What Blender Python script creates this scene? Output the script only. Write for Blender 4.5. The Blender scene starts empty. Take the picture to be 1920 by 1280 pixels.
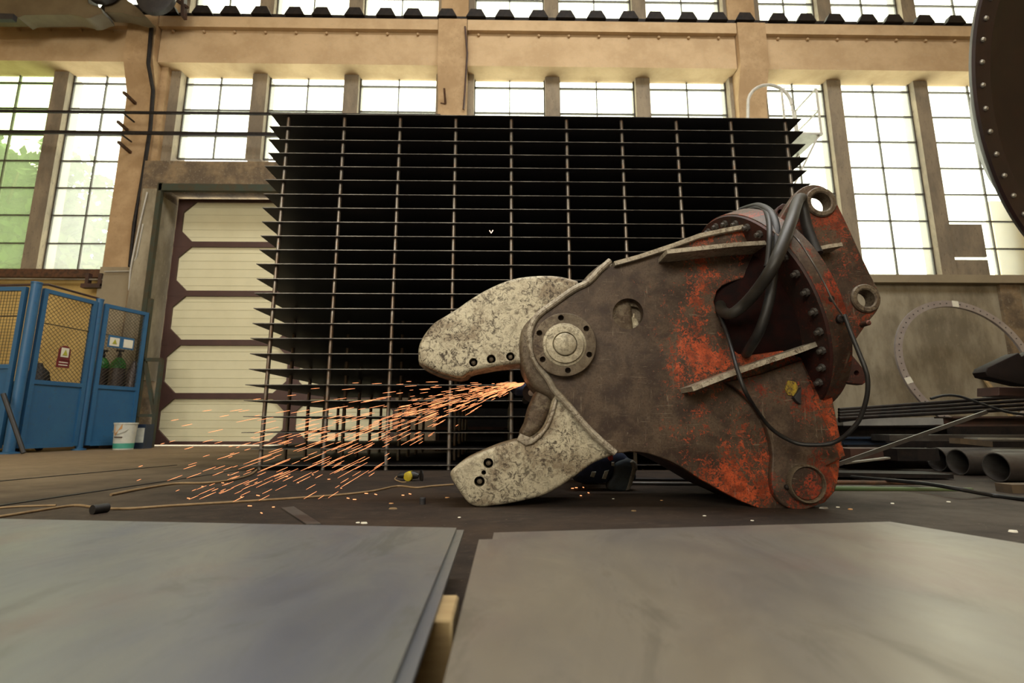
import bpy, bmesh, math, random
from mathutils import Vector, Matrix
from mathutils.geometry import tessellate_polygon
random.seed(7)
S = bpy.context.scene
COL = S.collection
# ------------------------------------------------------------------ camera
FPX, TH, YAW, HC = 914.0, math.atan(155/914), math.radians(-0.9), 0.40
cam_d = bpy.data.cameras.new('camera'); cam = bpy.data.objects.new('camera', cam_d); COL.objects.link(cam)
cam.location = (0, 0, HC); cam.rotation_euler = (math.pi/2+TH, 0, YAW)
cam_d.sensor_width = 36; cam_d.lens = 36*FPX/1920; cam_d.clip_start = 0.02; cam_d.clip_end = 300
cam_d.dof.use_dof = True; cam_d.dof.focus_distance = 2.6; cam_d.dof.aperture_fstop = 2.8
S.camera = cam
# ------------------------------------------------------------------ sky, lights, exposure
W = bpy.data.worlds.new('world'); S.world = W; W.use_nodes = True
bg = W.node_tree.nodes['Background']; bg.inputs[0].default_value = (1.0, 0.985, 0.88, 1); bg.inputs[1].default_value = 6.0
S.view_settings.view_transform = 'Standard'; S.view_settings.look = 'None'
S.view_settings.exposure = 0.0; S.view_settings.gamma = 1; S.view_settings.use_curve_mapping = False
def area(name, loc, rot, sx, sy, power, col, portal=False):
    l = bpy.data.lights.new(name, 'AREA'); l.shape = 'RECTANGLE'; l.size = sx; l.size_y = sy; l.energy = power; l.color = col
    o = bpy.data.objects.new(name, l); COL.objects.link(o); o.location = loc; o.rotation_euler = rot
    if portal: l.cycles.is_portal = True
    return o
# daylight through the windows of the opposite wall (behind the camera) and through the roof lights
area('opposite_window_light', (-3.5, -7.6, 5.6), (math.radians(78), 0, math.radians(-12)), 12, 4.5, 1150, (1.0, .93, .78))
area('roof_window_light', (2.0, 2.2, 11.3), (0, 0, 0), 9, 4, 1150, (.97, .96, .92))
for _x in (-10.3, -4.2, 2.0, 8.1):
    area('window_portal', (_x, 9.62, 5.6 if _x < -8 or _x > 5 else 6.8), (math.radians(-90), 0, 0), 5.7, 4.6 if _x < -8 or _x > 5 else 2.2, 1, (1, 1, 1), True)
    area('window_portal', (_x, 9.62, 9.6), (math.radians(-90), 0, 0), 5.7, 2.4, 1, (1, 1, 1), True)
# ------------------------------------------------------------------ pixel helpers (frame 1920x1280)
c_, s_ = math.cos(YAW), math.sin(YAW)
def _rz(v): return Vector((c_*v[0]-s_*v[1], s_*v[0]+c_*v[1], v[2]))
FW = _rz((0, math.cos(TH), math.sin(TH))); UP = _rz((0, -math.sin(TH), math.cos(TH))); RT = _rz((1, 0, 0))
O3 = Vector((0, 0, HC))
def ray(x, y): return FW + RT*((x-960)/FPX) + UP*((640-y)/FPX)
def at(x, y, Y): r = ray(x, y); return O3 + r*(Y/r.y)
def gr(x, y, z=0.0): r = ray(x, y); return O3 + r*((z-HC)/r.z)
# ------------------------------------------------------------------ mesh helpers
def bm_(): return bmesh.new()
def box(bm, x0, x1, y0, y1, z0, z1):
    v = [bm.verts.new(p) for p in ((x0,y0,z0),(x1,y0,z0),(x1,y1,z0),(x0,y1,z0),(x0,y0,z1),(x1,y0,z1),(x1,y1,z1),(x0,y1,z1))]
    for f in ((3,2,1,0),(4,5,6,7),(0,1,5,4),(1,2,6,5),(2,3,7,6),(3,0,4,7)): bm.faces.new([v[i] for i in f])
def frame_of(d, up=Vector((0,0,1))):
    d = d.normalized()
    if abs(d.dot(up)) > .97: up = Vector((0,1,0))
    a = d.cross(up).normalized(); b = a.cross(d).normalized()
    return d, a, b
def bar(bm, p, q, w, h, up=Vector((0,0,1))):
    p = Vector(p); q = Vector(q); d, a, b = frame_of(q-p, Vector(up)); vs = []
    for o in (p, q):
        for s, t in ((-1,-1),(1,-1),(1,1),(-1,1)): vs.append(bm.verts.new(o + a*s*w/2 + b*t*h/2))
    for f in ((3,2,1,0),(4,5,6,7),(0,1,5,4),(1,2,6,5),(2,3,7,6),(3,0,4,7)): bm.faces.new([vs[i] for i in f])
def tube(bm, pts, r, seg=8, cap=True, rr=None):
    pts = [Vector(p) for p in pts]; rings = []; n = len(pts); pa = None
    for i, p in enumerate(pts):
        d = (pts[min(i+1, n-1)]-pts[max(i-1, 0)]).normalized()
        if pa is None: _, a, b = frame_of(d)
        else:
            a = (pa - d*pa.dot(d)).normalized(); b = a.cross(d).normalized()
        pa = a; R = rr[i] if rr else r
        rings.append([bm.verts.new(p + (a*math.cos(2*math.pi*k/seg)+b*math.sin(2*math.pi*k/seg))*R) for k in range(seg)])
    for i in range(n-1):
        for k in range(seg): bm.faces.new((rings[i][k], rings[i][(k+1)%seg], rings[i+1][(k+1)%seg], rings[i+1][k]))
    if cap: bm.faces.new(rings[0][::-1]); bm.faces.new(rings[-1])
def cyl(bm, p, q, r, seg=24, r2=None):
    tube(bm, [p, q], r, seg, True, [r, r if r2 is None else r2])
def lathe(bm, prof, c, ax, seg=32):
    c = Vector(c); d, a, b = frame_of(Vector(ax)); rings = []
    for r, t in prof:
        rings.append([bm.verts.new(c + d*t + (a*math.cos(2*math.pi*k/seg)+b*math.sin(2*math.pi*k/seg))*max(r, 1e-4)) for k in range(seg)])
    for i in range(len(prof)-1):
        for k in range(seg): bm.faces.new((rings[i][k], rings[i][(k+1)%seg], rings[i+1][(k+1)%seg], rings[i+1][k]))
    bm.faces.new(rings[0][::-1]); bm.faces.new(rings[-1])
def crom(pts, n=6, closed=False):
    pts = [Vector(p) for p in pts]; out = []; m = len(pts)
    for i in range(m if closed else m-1):
        g = lambda k: pts[k % m] if closed else pts[max(0, min(m-1, k))]
        p0, p1, p2, p3 = g(i-1), g(i), g(i+1), g(i+2)
        for j in range(n):
            t = j/n
            out.append(.5*((2*p1)+(p2-p0)*t+(2*p0-5*p1+4*p2-p3)*t*t+(3*p1-p0-3*p2+p3)*t**3))
    if not closed: out.append(pts[-1])
    return out
WP = {}
def thing(name, label, cat, loc, group=None):
    o = bpy.data.objects.new(name, None); COL.objects.link(o); o.location = loc; o.empty_display_size = .1
    o['label'] = label; o['category'] = cat
    if group: o['group'] = group
    WP[o.name] = Vector(loc); return o
def link_mesh(name, me, mat, parent=None, base=None, smooth=True):
    o = bpy.data.objects.new(name, me); COL.objects.link(o)
    if parent is not None: off = WP[parent.name]; o.parent = parent
    else:
        if base is None:
            xs = [v.co for v in me.vertices]
            base = Vector((sum(v.x for v in xs)/len(xs), sum(v.y for v in xs)/len(xs), min(v.z for v in xs)))
        off = Vector(base); o.location = off
    me.transform(Matrix.Translation(-off))
    WP[o.name] = off.copy()
    me.materials.clear(); me.materials.append(mat)
    if smooth:
        for p in me.polygons: p.use_smooth = True
        me.set_sharp_from_angle(angle=math.radians(35))
    return o
def obj(name, bm, mat, parent=None, label=None, cat=None, group=None, kind=None, base=None, recalc=True):
    if recalc: bmesh.ops.recalc_face_normals(bm, faces=bm.faces)
    me = bpy.data.meshes.new(name); bm.to_mesh(me); bm.free()
    o = link_mesh(name, me, mat, parent, base)
    return tag(o, label, cat, group, kind)
def tag(o, label=None, cat=None, group=None, kind=None):
    if label: o['label'] = label
    if cat: o['category'] = cat
    if group: o['group'] = group
    if kind: o['kind'] = kind
    return o
def plate(name, outs, Y0, th, mat, parent=None, bevel=.004, px=True, base=None, **kw):
    """closed outlines (first the rim, then holes) in frame pixels read at depth Y0, cut from a plate th thick behind Y0"""
    loops = []
    for oi, o in enumerate(outs):
        P = [at(p[0], p[1], Y0) for p in o] if px else [Vector((p[0], 0, p[1])) for p in o]
        P = [Vector((p.x, p.z)) for p in P]; Q = []
        for p in P:
            if not Q or (p-Q[-1]).length > 1e-4: Q.append(p)
        if (Q[0]-Q[-1]).length < 1e-4: Q.pop()
        ar = sum(Q[i-1].x*Q[i].y-Q[i].x*Q[i-1].y for i in range(len(Q)))
        if (ar > 0) != (oi == 0): Q.reverse()
        loops.append(Q)
    def inset(Q, d):
        out = []; n = len(Q)
        for i in range(n):
            e0 = (Q[i]-Q[i-1]).normalized(); e1 = (Q[(i+1) % n]-Q[i]).normalized()
            n0 = Vector((-e0.y, e0.x)); n1 = Vector((-e1.y, e1.x)); m = n0+n1
            m = m.normalized() if m.length > 1e-3 else n0
            out.append(Q[i]+m*min(d/max(m.dot(n0), .35), d*1.6))
        return out
    b = bmesh.new(); steps = [(0, 1.), (.08, .6), (.3, .28), (.62, .08), (1., 0)]
    lev = [(bevel*i_, Y0+bevel*y_) for y_, i_ in steps] + [(bevel*i_, Y0+th-bevel*y_) for y_, i_ in steps[::-1]]
    caps = {0: [], len(lev)-1: []}
    for li, Q in enumerate(loops):
        rings = []
        for k, (d, y) in enumerate(lev):
            if li and 0 < k < len(lev)-1: continue
            R_ = inset(Q, d if li == 0 else 0); rings.append([b.verts.new((p.x, y, p.y)) for p in R_])
            if k in caps: caps[k].append(rings[-1])
        for r0, r1 in zip(rings[:-1], rings[1:]):
            for i in range(len(Q)): b.faces.new((r0[i-1], r0[i], r1[i], r1[i-1]))
    for k, rs_ in caps.items():
        b.verts.ensure_lookup_table(); flat = [v for r_ in rs_ for v in r_]
        tri = tessellate_polygon([[Vector((v.co.x, v.co.z, 0)) for v in r_] for r_ in rs_])
        for t_ in tri:
            try: b.faces.new([flat[i] for i in t_])
            except ValueError: pass
    bmesh.ops.recalc_face_normals(b, faces=b.faces)
    me = bpy.data.meshes.new(name); b.to_mesh(me); b.free()
    return tag(link_mesh(name, me, mat, parent, base), **kw)
def circ(x, y, r, n=20, ry=None): return [(x+r*math.cos(2*math.pi*k/n), y+(ry or r)*math.sin(2*math.pi*k/n)) for k in range(n)]
def smooth_px(p, n=4): return [(v.x, v.y) for v in crom([Vector((a, b, 0)) for a, b in p], n, True)]
def smo(p, n=3): return [(v.x, v.y) for v in crom([Vector((a, b, 0)) for a, b in p], n, False)]
def copy_obj(o, parent=None, loc=None):
    c = o.copy(); COL.objects.link(c)
    if parent is not None: c.parent = parent
    if loc is not None: c.location = loc
    return c
# ------------------------------------------------------------------ materials
class NT:
    def __init__(s, name):
        s.m = bpy.data.materials.new(name); s.m.use_nodes = True; s.t = s.m.node_tree; s.b = s.t.nodes['Principled BSDF']
        s.tc = s.t.nodes.new('ShaderNodeTexCoord')
    def n(s, ty, **k):
        q = s.t.nodes.new(ty)
        for a, b in k.items(): setattr(q, a, b)
        return q
    def l(s, a, b): s.t.links.new(a, b)
    def noise(s, scale, detail=4, rough=.6, stretch=(1,1,1), rot=(0,0,0), dist=0):
        mp = s.n('ShaderNodeMapping'); mp.inputs['Scale'].default_value = stretch; mp.inputs['Rotation'].default_value = rot
        s.l(s.tc.outputs['Object'], mp.inputs[0])
        q = s.n('ShaderNodeTexNoise'); q.inputs['Scale'].default_value = scale; q.inputs['Detail'].default_value = detail; q.inputs['Roughness'].default_value = rough; q.inputs['Distortion'].default_value = dist
        s.l(mp.outputs[0], q.inputs['Vector']); return q.outputs['Fac']
    def step(s, v, a, b, lo=0., hi=1.):
        q = s.n('ShaderNodeMapRange'); q.clamp = True; q.interpolation_type = 'SMOOTHSTEP'
        q.inputs[1].default_value = a; q.inputs[2].default_value = b; q.inputs[3].default_value = lo; q.inputs[4].default_value = hi
        s.l(v, q.inputs[0]); return q.outputs[0]
    def math(s, op, a, b):
        q = s.n('ShaderNodeMath', operation=op)
        for i, v in enumerate((a, b)):
            if isinstance(v, (int, float)): q.inputs[i].default_value = v
            else: s.l(v, q.inputs[i])
        return q.outputs[0]
    def mix(s, f, a, b):
        q = s.n('ShaderNodeMix', data_type='RGBA')
        if isinstance(f, (int, float)): q.inputs[0].default_value = f
        else: s.l(f, q.inputs[0])
        for i, v in ((6, a), (7, b)):
            if isinstance(v, tuple): q.inputs[i].default_value = (*v, 1)
            else: s.l(v, q.inputs[i])
        return q.outputs[2]
    def col(s, v):
        if isinstance(v, tuple): s.b.inputs['Base Color'].default_value = (*v, 1)
        else: s.l(v, s.b.inputs['Base Color'])
    def set(s, rough=.6, metal=0., bump=None, bs=.2, dist=.01, spec=None):
        for k, v in (('Roughness', rough), ('Metallic', metal)):
            if isinstance(v, (int, float)): s.b.inputs[k].default_value = v
            else: s.l(v, s.b.inputs[k])
        if spec is not None: s.b.inputs['Specular IOR Level'].default_value = spec
        if bump is not None:
            q = s.n('ShaderNodeBump'); q.inputs['Strength'].default_value = bs; q.inputs['Distance'].default_value = dist
            s.l(bump, q.inputs['Height']); s.l(q.outputs[0], s.b.inputs['Normal'])
        return s.m
    def x(s, axis='X'):
        q = s.n('ShaderNodeSeparateXYZ'); s.l(s.tc.outputs['Object'], q.inputs[0]); return q.outputs[axis]
def simple(name, a, b=None, scale=6, rough=.6, metal=0., lo=.35, hi=.65, stretch=(1,1,1), bs=.15, fine=None, spec=None):
    n = NT(name); v = n.noise(scale, 6, .65, stretch)
    c = n.mix(n.step(v, lo, hi), a, b or tuple(k*.7 for k in a))
    if fine:
        w = n.noise(scale*9, 4, .7, stretch); c = n.mix(n.step(w, .56, .7), c, fine)
    n.col(c); return n.set(rough, metal, v, bs, .01, spec)
M = {}
M['plaster'] = simple('aged_beige_plaster', (.57,.42,.255), (.47,.335,.195), 1.6, .85, fine=(.50,.38,.24), spec=.2)
M['column'] = simple('aged_column_plaster', (.50,.355,.205), (.39,.265,.145), 2.2, .85, fine=(.36,.25,.14), spec=.2)
M['mullion'] = simple('weathered_concrete_post', (.30,.25,.18), (.20,.17,.13), 3, .9, stretch=(1,1,.35), fine=(.16,.13,.10), spec=.2)
M['yellow_wall'] = simple('yellow_painted_wall', (.62,.45,.17), (.52,.37,.14), 1.5, .85, fine=(.5,.34,.13), spec=.2)
M['grey_paint'] = simple('greige_painted_plaster', (.33,.28,.19), (.28,.235,.16), 1.5, .8, spec=.2)
M['peeling'] = simple('peeling_wall_paint', (.37,.33,.24), (.21,.18,.125), 2.2, .9, 0, .35, .65, (1,1,.4), .3, fine=(.30,.26,.18), spec=.2)
M['lintel'] = simple('stained_lintel_concrete', (.27,.2,.12), (.13,.1,.07), 3, .9, fine=(.3,.27,.2), spec=.2)
M['green_paint'] = simple('dark_green_steel', (.035,.05,.035), (.05,.04,.02), 8, .6)
M['rusty'] = simple('rusty_steel', (.13,.06,.03), (.06,.035,.02), 14, .75, .2)
M['dark_steel'] = simple('dark_steel', (.010,.009,.010), (.022,.017,.015), 12, .6, .2, spec=.3)
M['black'] = simple('black_rubber', (.008,.008,.009), (.014,.014,.014), 20, .5)
M['soot'] = simple('dark_machine', (.018,.018,.022), (.03,.028,.03), 8, .6)
M['soot2'] = simple('black_burnt_steel', (.008,.006,.006), (.014,.009,.008), 6, .7, spec=.2)
M['blue'] = simple('blue_gate_paint', (.022,.105,.24), (.03,.125,.26), 2.5, .45, 0, fine=(.04,.10,.18))
M['blue_dark'] = simple('dark_blue_paint', (.012,.03,.07), (.02,.03,.05), 4, .5)
M['wire'] = simple('dark_wire', (.06,.055,.04), (.1,.08,.05), 20, .5, .4)
M['door_cream'] = simple('cream_door_panel', (.78,.75,.52), (.72,.69,.47), 1.2, .55, bs=.02)
M['door_rib'] = simple('door_rib_shadow_line', (.64,.61,.42), (.60,.58,.40), 3, .6)
M['door_brown'] = simple('brown_door_frame', (.085,.042,.035), (.07,.035,.03), 3, .5)
M['glazing_bar'] = simple('dark_glazing_bar', (.04,.035,.03), (.06,.05,.035), 10, .6)
M['tan'] = simple('olive_tan_paint', (.13,.10,.055), (.09,.065,.035), 1.5, .6)
M['white_paint'] = simple('pale_painted_steel', (.55,.54,.48), (.45,.44,.4), 8, .5)
M['pale_steel'] = simple('pale_bare_steel', (.42,.41,.36), (.2,.19,.17), 6, .35, .5, stretch=(.4,1,1))
M['grey_steel'] = simple('grey_steel', (.15,.145,.135), (.08,.07,.065), 5, .42, .6, stretch=(.5,1,1))
M['galv'] = simple('galvanised_steel', (.42,.40,.40), (.36,.33,.33), 5, .4, .5)
M['brown_beam'] = simple('red_brown_primer_steel', (.075,.035,.025), (.04,.025,.02), 5, .6)
M['green_tube'] = simple('green_painted_tube', (.05,.11,.04), (.07,.07,.03), 3, .5, stretch=(.3,1,1))
M['wood'] = simple('sawn_wood', (.40,.30,.15), (.30,.21,.10), 5, .8, stretch=(1,6,6))
M['old_wood'] = simple('weathered_brown_wood', (.10,.07,.04), (.06,.045,.03), 8, .85)
M['rod'] = simple('mill_steel_rod', (.30,.29,.27), (.17,.13,.10), 5, .38, .7, fine=(.3,.15,.08), stretch=(1,1,.6))
M['cut_edge'] = simple('sheared_bare_edge', (.19,.18,.16), (.07,.065,.06), 9, .4, .5)
M['sheet_dark'] = simple('dark_mill_scale_sheet', (.030,.030,.036), (.038,.036,.038), 1.4, .55, .15, spec=.35)
M['cord'] = simple('tan_cable', (.26,.18,.09), (.2,.13,.06), 20, .7)
M['yellow_plastic'] = simple('yellow_plastic', (.55,.45,.03), (.4,.3,.02), 20, .5)
M['leaf'] = simple('leaf_green', (.07,.13,.03), (.04,.09,.02), 3, .7)
M['bark'] = simple('bark', (.1,.07,.04), (.06,.04,.03), 9, .9)
M['cloth'] = simple('navy_work_cloth', (.012,.018,.045), (.02,.03,.07), 22, .9)
M['reflective'] = simple('grey_reflective_tape', (.42,.42,.36), (.3,.3,.25), 30, .5)
M['boot'] = simple('grey_blue_boot_leather', (.05,.07,.085), (.035,.045,.055), 20, .7)
M['sole'] = simple('pale_rubber_sole', (.22,.2,.16), (.12,.11,.09), 30, .8)
M['skin'] = simple('skin', (.42,.22,.14), (.36,.18,.11), 8, .6)
M['red'] = simple('red_plastic', (.45,.03,.02), (.3,.02,.02), 20, .5)
M['white'] = simple('white_plastic', (.6,.62,.55), (.5,.52,.48), 10, .5)
M['paper'] = simple('white_paper', (.75,.74,.62), (.7,.68,.58), 10, .8)
M['maroon'] = simple('maroon_sign', (.16,.015,.02), (.12,.012,.018), 10, .5)
M['lime'] = simple('yellow_green_ink', (.42,.42,.05), (.36,.36,.05), 10, .7)
M['bottle_green'] = simple('green_cylinder_shoulder', (.02,.2,.03), (.015,.14,.02), 10, .4)
M['gas_grey'] = simple('grey_gas_cylinder', (.09,.075,.075), (.06,.05,.05), 8, .35, .3)
def floor_mat():
    n = NT('dirty_concrete_floor_lit_left'); v = n.noise(1.1, 8, .65); w = n.noise(9, 8, .7, (1, 2.2, 1)); g = n.noise(60, 3, .6)
    c = n.mix(n.step(v, .35, .65), (.044,.030,.021), (.020,.0155,.013))
    c = n.mix(n.step(w, .5, .72), c, (.056,.041,.030))
    c = n.mix(n.step(g, .66, .74), c, (.17,.14,.10))
    pale = n.step(n.math('ADD', n.x('X'), n.math('MULTIPLY', v, 2.0)), -.6, -4.2)  # light near the door painted into the colour: paler left, darker right
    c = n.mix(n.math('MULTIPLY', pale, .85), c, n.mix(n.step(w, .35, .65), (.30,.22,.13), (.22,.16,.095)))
    n.col(c); return n.set(n.step(v, .3, .7, .6, .85), 0, w, .35, .01, .22)
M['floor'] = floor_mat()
def jaw_mat(name, light, dark, warm, x0=None):
    n = NT(name)
    a = n.noise(4.5, 8, .72, dist=.6); b = n.noise(34, 10, .8, dist=1.2); p = n.noise(2.3, 6, .6, dist=.4); f = n.noise(120, 4, .7)
    s1 = n.noise(13, 5, .7, (1, 1, 9), (0, .7, 0), .9); s2 = n.noise(13, 5, .7, (9, 1, 1), (0, .4, 0), .9); s3 = n.noise(11, 5, .7, (1, 1, 10), (0, 1.5, 0), .9)
    c = n.mix(n.step(a, .38, .56), warm, light)
    c = n.mix(n.math('MULTIPLY', n.step(f, .45, .6), .28), c, warm)
    c = n.mix(n.math('MULTIPLY', n.step(b, .49, .57), n.step(p, .66, .40, .25, 1.)), c, dark)
    c = n.mix(n.math('MULTIPLY', n.step(p, .53, .66), .6), c, tuple(k*.6 for k in warm))
    sc = n.math('MAXIMUM', n.math('MAXIMUM', n.step(s1, .62, .66), n.step(s2, .63, .67)), n.step(s3, .63, .67)); c = n.mix(n.math('MULTIPLY', sc, .55), c, tuple(min(1, k*1.25) for k in light))
    d = n.math('MAXIMUM', n.step(s1, .36, .33), n.step(s2, .36, .33)); c = n.mix(n.math('MULTIPLY', d, .75), c, dark)
    n.col(c); return n.set(n.step(b, .4, .6, .36, .6), .3, b, .5, .006)
M['jaw'] = jaw_mat('scoured_pale_jaw_steel', (.60,.56,.42), (.07,.055,.04), (.27,.22,.15))
M['jaw_brown'] = jaw_mat('worn_brown_steel', (.20,.165,.115), (.055,.036,.025), (.10,.07,.045))
M['bare_edge'] = jaw_mat('rubbed_bare_edge', (.50,.46,.37), (.13,.10,.07), (.30,.26,.20))
def body_mat(name, orange, bias):
    n = NT(name)
    a = n.noise(3.6, 8, .72, dist=.5); b = n.noise(42, 10, .8, dist=1.4); c2 = n.noise(7, 6, .65, dist=.4); s1 = n.noise(8, 4, .7, (1, 1, 14), (0, .9, 0), .6); s2 = n.noise(7, 4, .7, (14, 1, 1), (0, .25, 0), .6)
    c = n.mix(n.step(c2, .36, .64), (.040,.024,.017), (.110,.078,.052))
    c = n.mix(n.step(b, .54, .68), c, (.16,.13,.10))
    g = n.math('ADD', n.math('MULTIPLY', n.step(n.x('X'), -.15, .40), .138), bias)
    o = n.step(n.math('ADD', n.math('ADD', n.math('MULTIPLY', a, .75), n.math('MULTIPLY', b, .75)), g), .885, .925)
    tone = n.mix(n.step(n.noise(14, 5), .4, .6), orange, tuple(k*.45 for k in orange))
    c = n.mix(n.math('MULTIPLY', o, n.step(n.x('X'), -.1, .2)), c, tone)
    c = n.mix(n.math('MULTIPLY', n.step(n.noise(95, 6, .75), .50, .60), .75), c, (.050,.028,.020))
    sc = n.math('MAXIMUM', n.step(s1, .64, .67), n.step(s2, .64, .67)); c = n.mix(n.math('MULTIPLY', sc, .38), c, (.30,.26,.19))
    n.col(c); return n.set(n.step(b, .4, .7, .42, .65), .15, b, .35, .006)
M['body'] = body_mat('worn_orange_paint_on_brown_steel', (.58,.10,.032), -.008)
M['body_red2'] = body_mat('red_brown_worn_paint', (.34,.06,.025), -.02)
M['body_red'] = body_mat('worn_red_paint', (.36,.05,.02), -.03)
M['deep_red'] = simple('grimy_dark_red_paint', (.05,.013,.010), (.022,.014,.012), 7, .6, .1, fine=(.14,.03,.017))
M['grimy'] = simple('greasy_black_red_steel', (.010,.006,.006), (.022,.007,.006), 8, .9, spec=.1)
def plate_mat(name, base, tint, s):
    n = NT(name); a = n.noise(1.3, 6, .6, (1, .5, 1), (0, 0, .5)); b = n.noise(5, 8, .7, (1, .45, 1), (0, 0, -.3), 1); d = n.noise(2.1, 5, .6, (1, .8, 1), (0, 0, 1.1))
    c = n.mix(n.step(a, .35, .68), base, tint); c = n.mix(n.math('MULTIPLY', n.step(b, .52, .68), .6), c, tuple(k*.5 for k in base))
    c = n.mix(n.math('MULTIPLY', n.step(d, .5, .7), .5), c, (.20,.13,.125))
    n.col(c); return n.set(n.step(b, .3, .7, s, s+.12), .45, b, .03, .003)
M['plate_blue'] = plate_mat('blue_grey_mill_sheet', (.215,.222,.20), (.135,.145,.185), .34)
M['plate_tan'] = plate_mat('tan_grey_mill_sheet', (.245,.22,.175), (.165,.155,.15), .34)
def glass_mat(name, tint, tr):
    n = NT(name); t = n.t; t.nodes.remove(n.b)
    out = [q for q in t.nodes if q.type == 'OUTPUT_MATERIAL'][0]
    v = n.noise(1.1, 5, .6); a = n.n('ShaderNodeBsdfTransparent'); b = n.n('ShaderNodeBsdfTranslucent'); mx = n.n('ShaderNodeMixShader')
    a.inputs[0].default_value = (*tint, 1); n.l(n.mix(n.step(v, .3, .7), tint, tuple(k*.85 for k in tint)), b.inputs[0])
    mx.inputs[0].default_value = tr; n.l(a.outputs[0], mx.inputs[1]); n.l(b.outputs[0], mx.inputs[2]); n.l(mx.outputs[0], out.inputs[0]); return n.m
M['glass'] = glass_mat('dusty_pale_glass', (.95,.97,.90), .12)
M['glass_green'] = glass_mat('frosted_greenish_glass', (.78,.88,.62), .10)
def emis(name, c, s):
    n = NT(name); n.col((0,0,0)); n.b.inputs['Emission Color'].default_value = (*c, 1); n.b.inputs['Emission Strength'].default_value = s; return n.m
M['spark'] = emis('glowing_spark', (1,.34,.13), 2.1)
M['spark_hot'] = emis('white_hot_spark', (1,.66,.44), 3.0)
# ------------------------------------------------------------------ the hall
YG, YB, YC = 9.3, 8.85, 8.95
ZT = 7.585                                   # underside of the crane beam
COLX = [-13.47, -7.30, -1.07, 5.06, 11.3, 17.4]
MULX = [-11.1, -9.16, -5.09, -3.20, .99, 2.89, 6.95, 8.81, 13.2]
ZS_L, ZS_D, ZS_R = 3.29, 5.72, 3.27
def st(name, b, m): return obj(name, b, m, kind='structure', base=(0, 9 if 'floor' not in name else 0, 0))
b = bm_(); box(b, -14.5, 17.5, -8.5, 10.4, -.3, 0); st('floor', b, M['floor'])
b = bm_(); box(b, -14.5, 17.5, -8.5, 10.4, 12.0, 12.3); st('ceiling', b, M['plaster'])
b = bm_(); box(b, -14.8, -14.5, -8.5, 9.6, 0, 12); st('wall_left', b, M['plaster'])
b = bm_(); box(b, 17.5, 17.8, -8.5, 9.6, 0, 12); st('wall_right', b, M['plaster'])
b = bm_(); box(b, -14.5, 17.5, -8.8, -8.5, 0, 12); st('wall_front', b, M['plaster'])
# far wall: lower parts, posts between the windows, top
DX0, DX1, DZ = at(300, 345, 8.85).x, 2.2, at(300, 345, 8.85).z
DX0b = at(348, 400, 9.4).x - .14
b = bm_()
box(b, -14.5, -7.0, 9.15, 9.6, 0, ZS_L-.1)
st('wall_back', b, M['yellow_wall'])
b = bm_(); box(b, 2.2, 17.5, 9.15, 9.6, 0, ZS_R-.12)
st('wall_back', b, M['peeling'])
b = bm_()
for x in MULX:
    zb = ZS_L if x < -7.3 else (ZS_D if x < 1.5 else ZS_R-.1)
    box(b, x-.15, x+.15, 9.15, 9.5, zb-.05, ZT)
    box(b, x-.15, x+.15, 9.15, 9.5, 8.3, 12)
for x in COLX:
    box(b, x-.36, x-.29, 9.1, 9.5, 0, 12); box(b, x+.42 if abs(x+7.3) < .1 else x+.29, x+.62 if abs(x+7.3) < .1 else x+.42, 9.1, 9.5, 0, 12)
box(b, -14.5, 17.5, 9.1, 9.6, 11.0, 12)
st('wall_back', b, M['mullion'])
# crane beam and its ledge
b = bm_()
for i in range(len(COLX)-1):
    x0, x1 = COLX[i]+.3, COLX[i+1]-.3
    box(b, x0, x1, YB, 9.32, ZT, 8.32)
    box(b, x0, x1, YB-.10, 9.32, 8.32, 8.56)
obj('crane_beam', b, M['plaster'], kind='structure', base=(0, 9, 0))
# columns with a corbel under the beam
def column(x):
    b = bm_(); w = .29
    prof = [(0, 8.95), (3.3, 8.95), (6.3, 8.95), (6.95, 8.93), (7.6, 8.72), (8.55, 8.72), (8.56, 9.05), (12, 9.05)]
    rings = []
    for z, y in prof: rings.append([b.verts.new(p) for p in ((x-w, y, z), (x+w, y, z), (x+w, 9.25, z), (x-w, 9.25, z))])
    for i in range(len(prof)-1):
        for k in range(4): b.faces.new((rings[i][k], rings[i][(k+1)%4], rings[i+1][(k+1)%4], rings[i+1][k]))
    b.faces.new(rings[0][::-1]); b.faces.new(rings[-1])
    if abs(x+7.3) < .1: box(b, x+.28, x+.42, 8.99, 9.45, 0, 12)
    o = obj('concrete_column', b, M['column'], kind='structure', base=(x, 9, 0))
    return o
for x in COLX: column(x)
b = bm_(); box(b, -7.61, -6.99, 8.935, 9.27, 0, 3.32); st('trim_1', b, M['grey_paint'])      # painted foot of the column
# sills
b = bm_(); box(b, -14.5, -7.58, 8.98, 9.35, ZS_L-.16, ZS_L); st('trim_2', b, M['rusty'])
b = bm_(); box(b, 2.2, 17.5, 9.0, 9.4, ZS_R-.16, ZS_R); st('trim_3', b, M['grey_paint'])
# door surround
b = bm_()
box(b, -6.98, DX0, 8.85, 9.55, 0, DZ)
box(b, -6.98, 2.2, 8.85, 9.55, DZ, at(400, 302, 8.85).z)
box(b, at(752, 744, 9.38).x, 2.2, 8.9, 9.55, 0, DZ)
st('trim_4', b, M['lintel'])
b = bm_(); box(b, DX0-.02, DX0+.06, 8.82, 8.9, 0, DZ+.02); box(b, DX0, -.9, 8.82, 8.9, DZ-.14, DZ); st('trim_5', b, M['green_paint'])
b = bm_(); box(b, -6.94, DX0-.03, 8.835, 8.85, .9, DZ-.1); box(b, DX0, DX0+.012, 8.92, 9.38, 1.2, DZ-.2); st('trim_6', b, M['peeling'])
b = bm_()
for x in (5.9, 9.9): box(b, x-.2, x+.2, 9.09, 9.15, 0, 3.15)
st('trim_7', b, M['lintel'])
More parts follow.
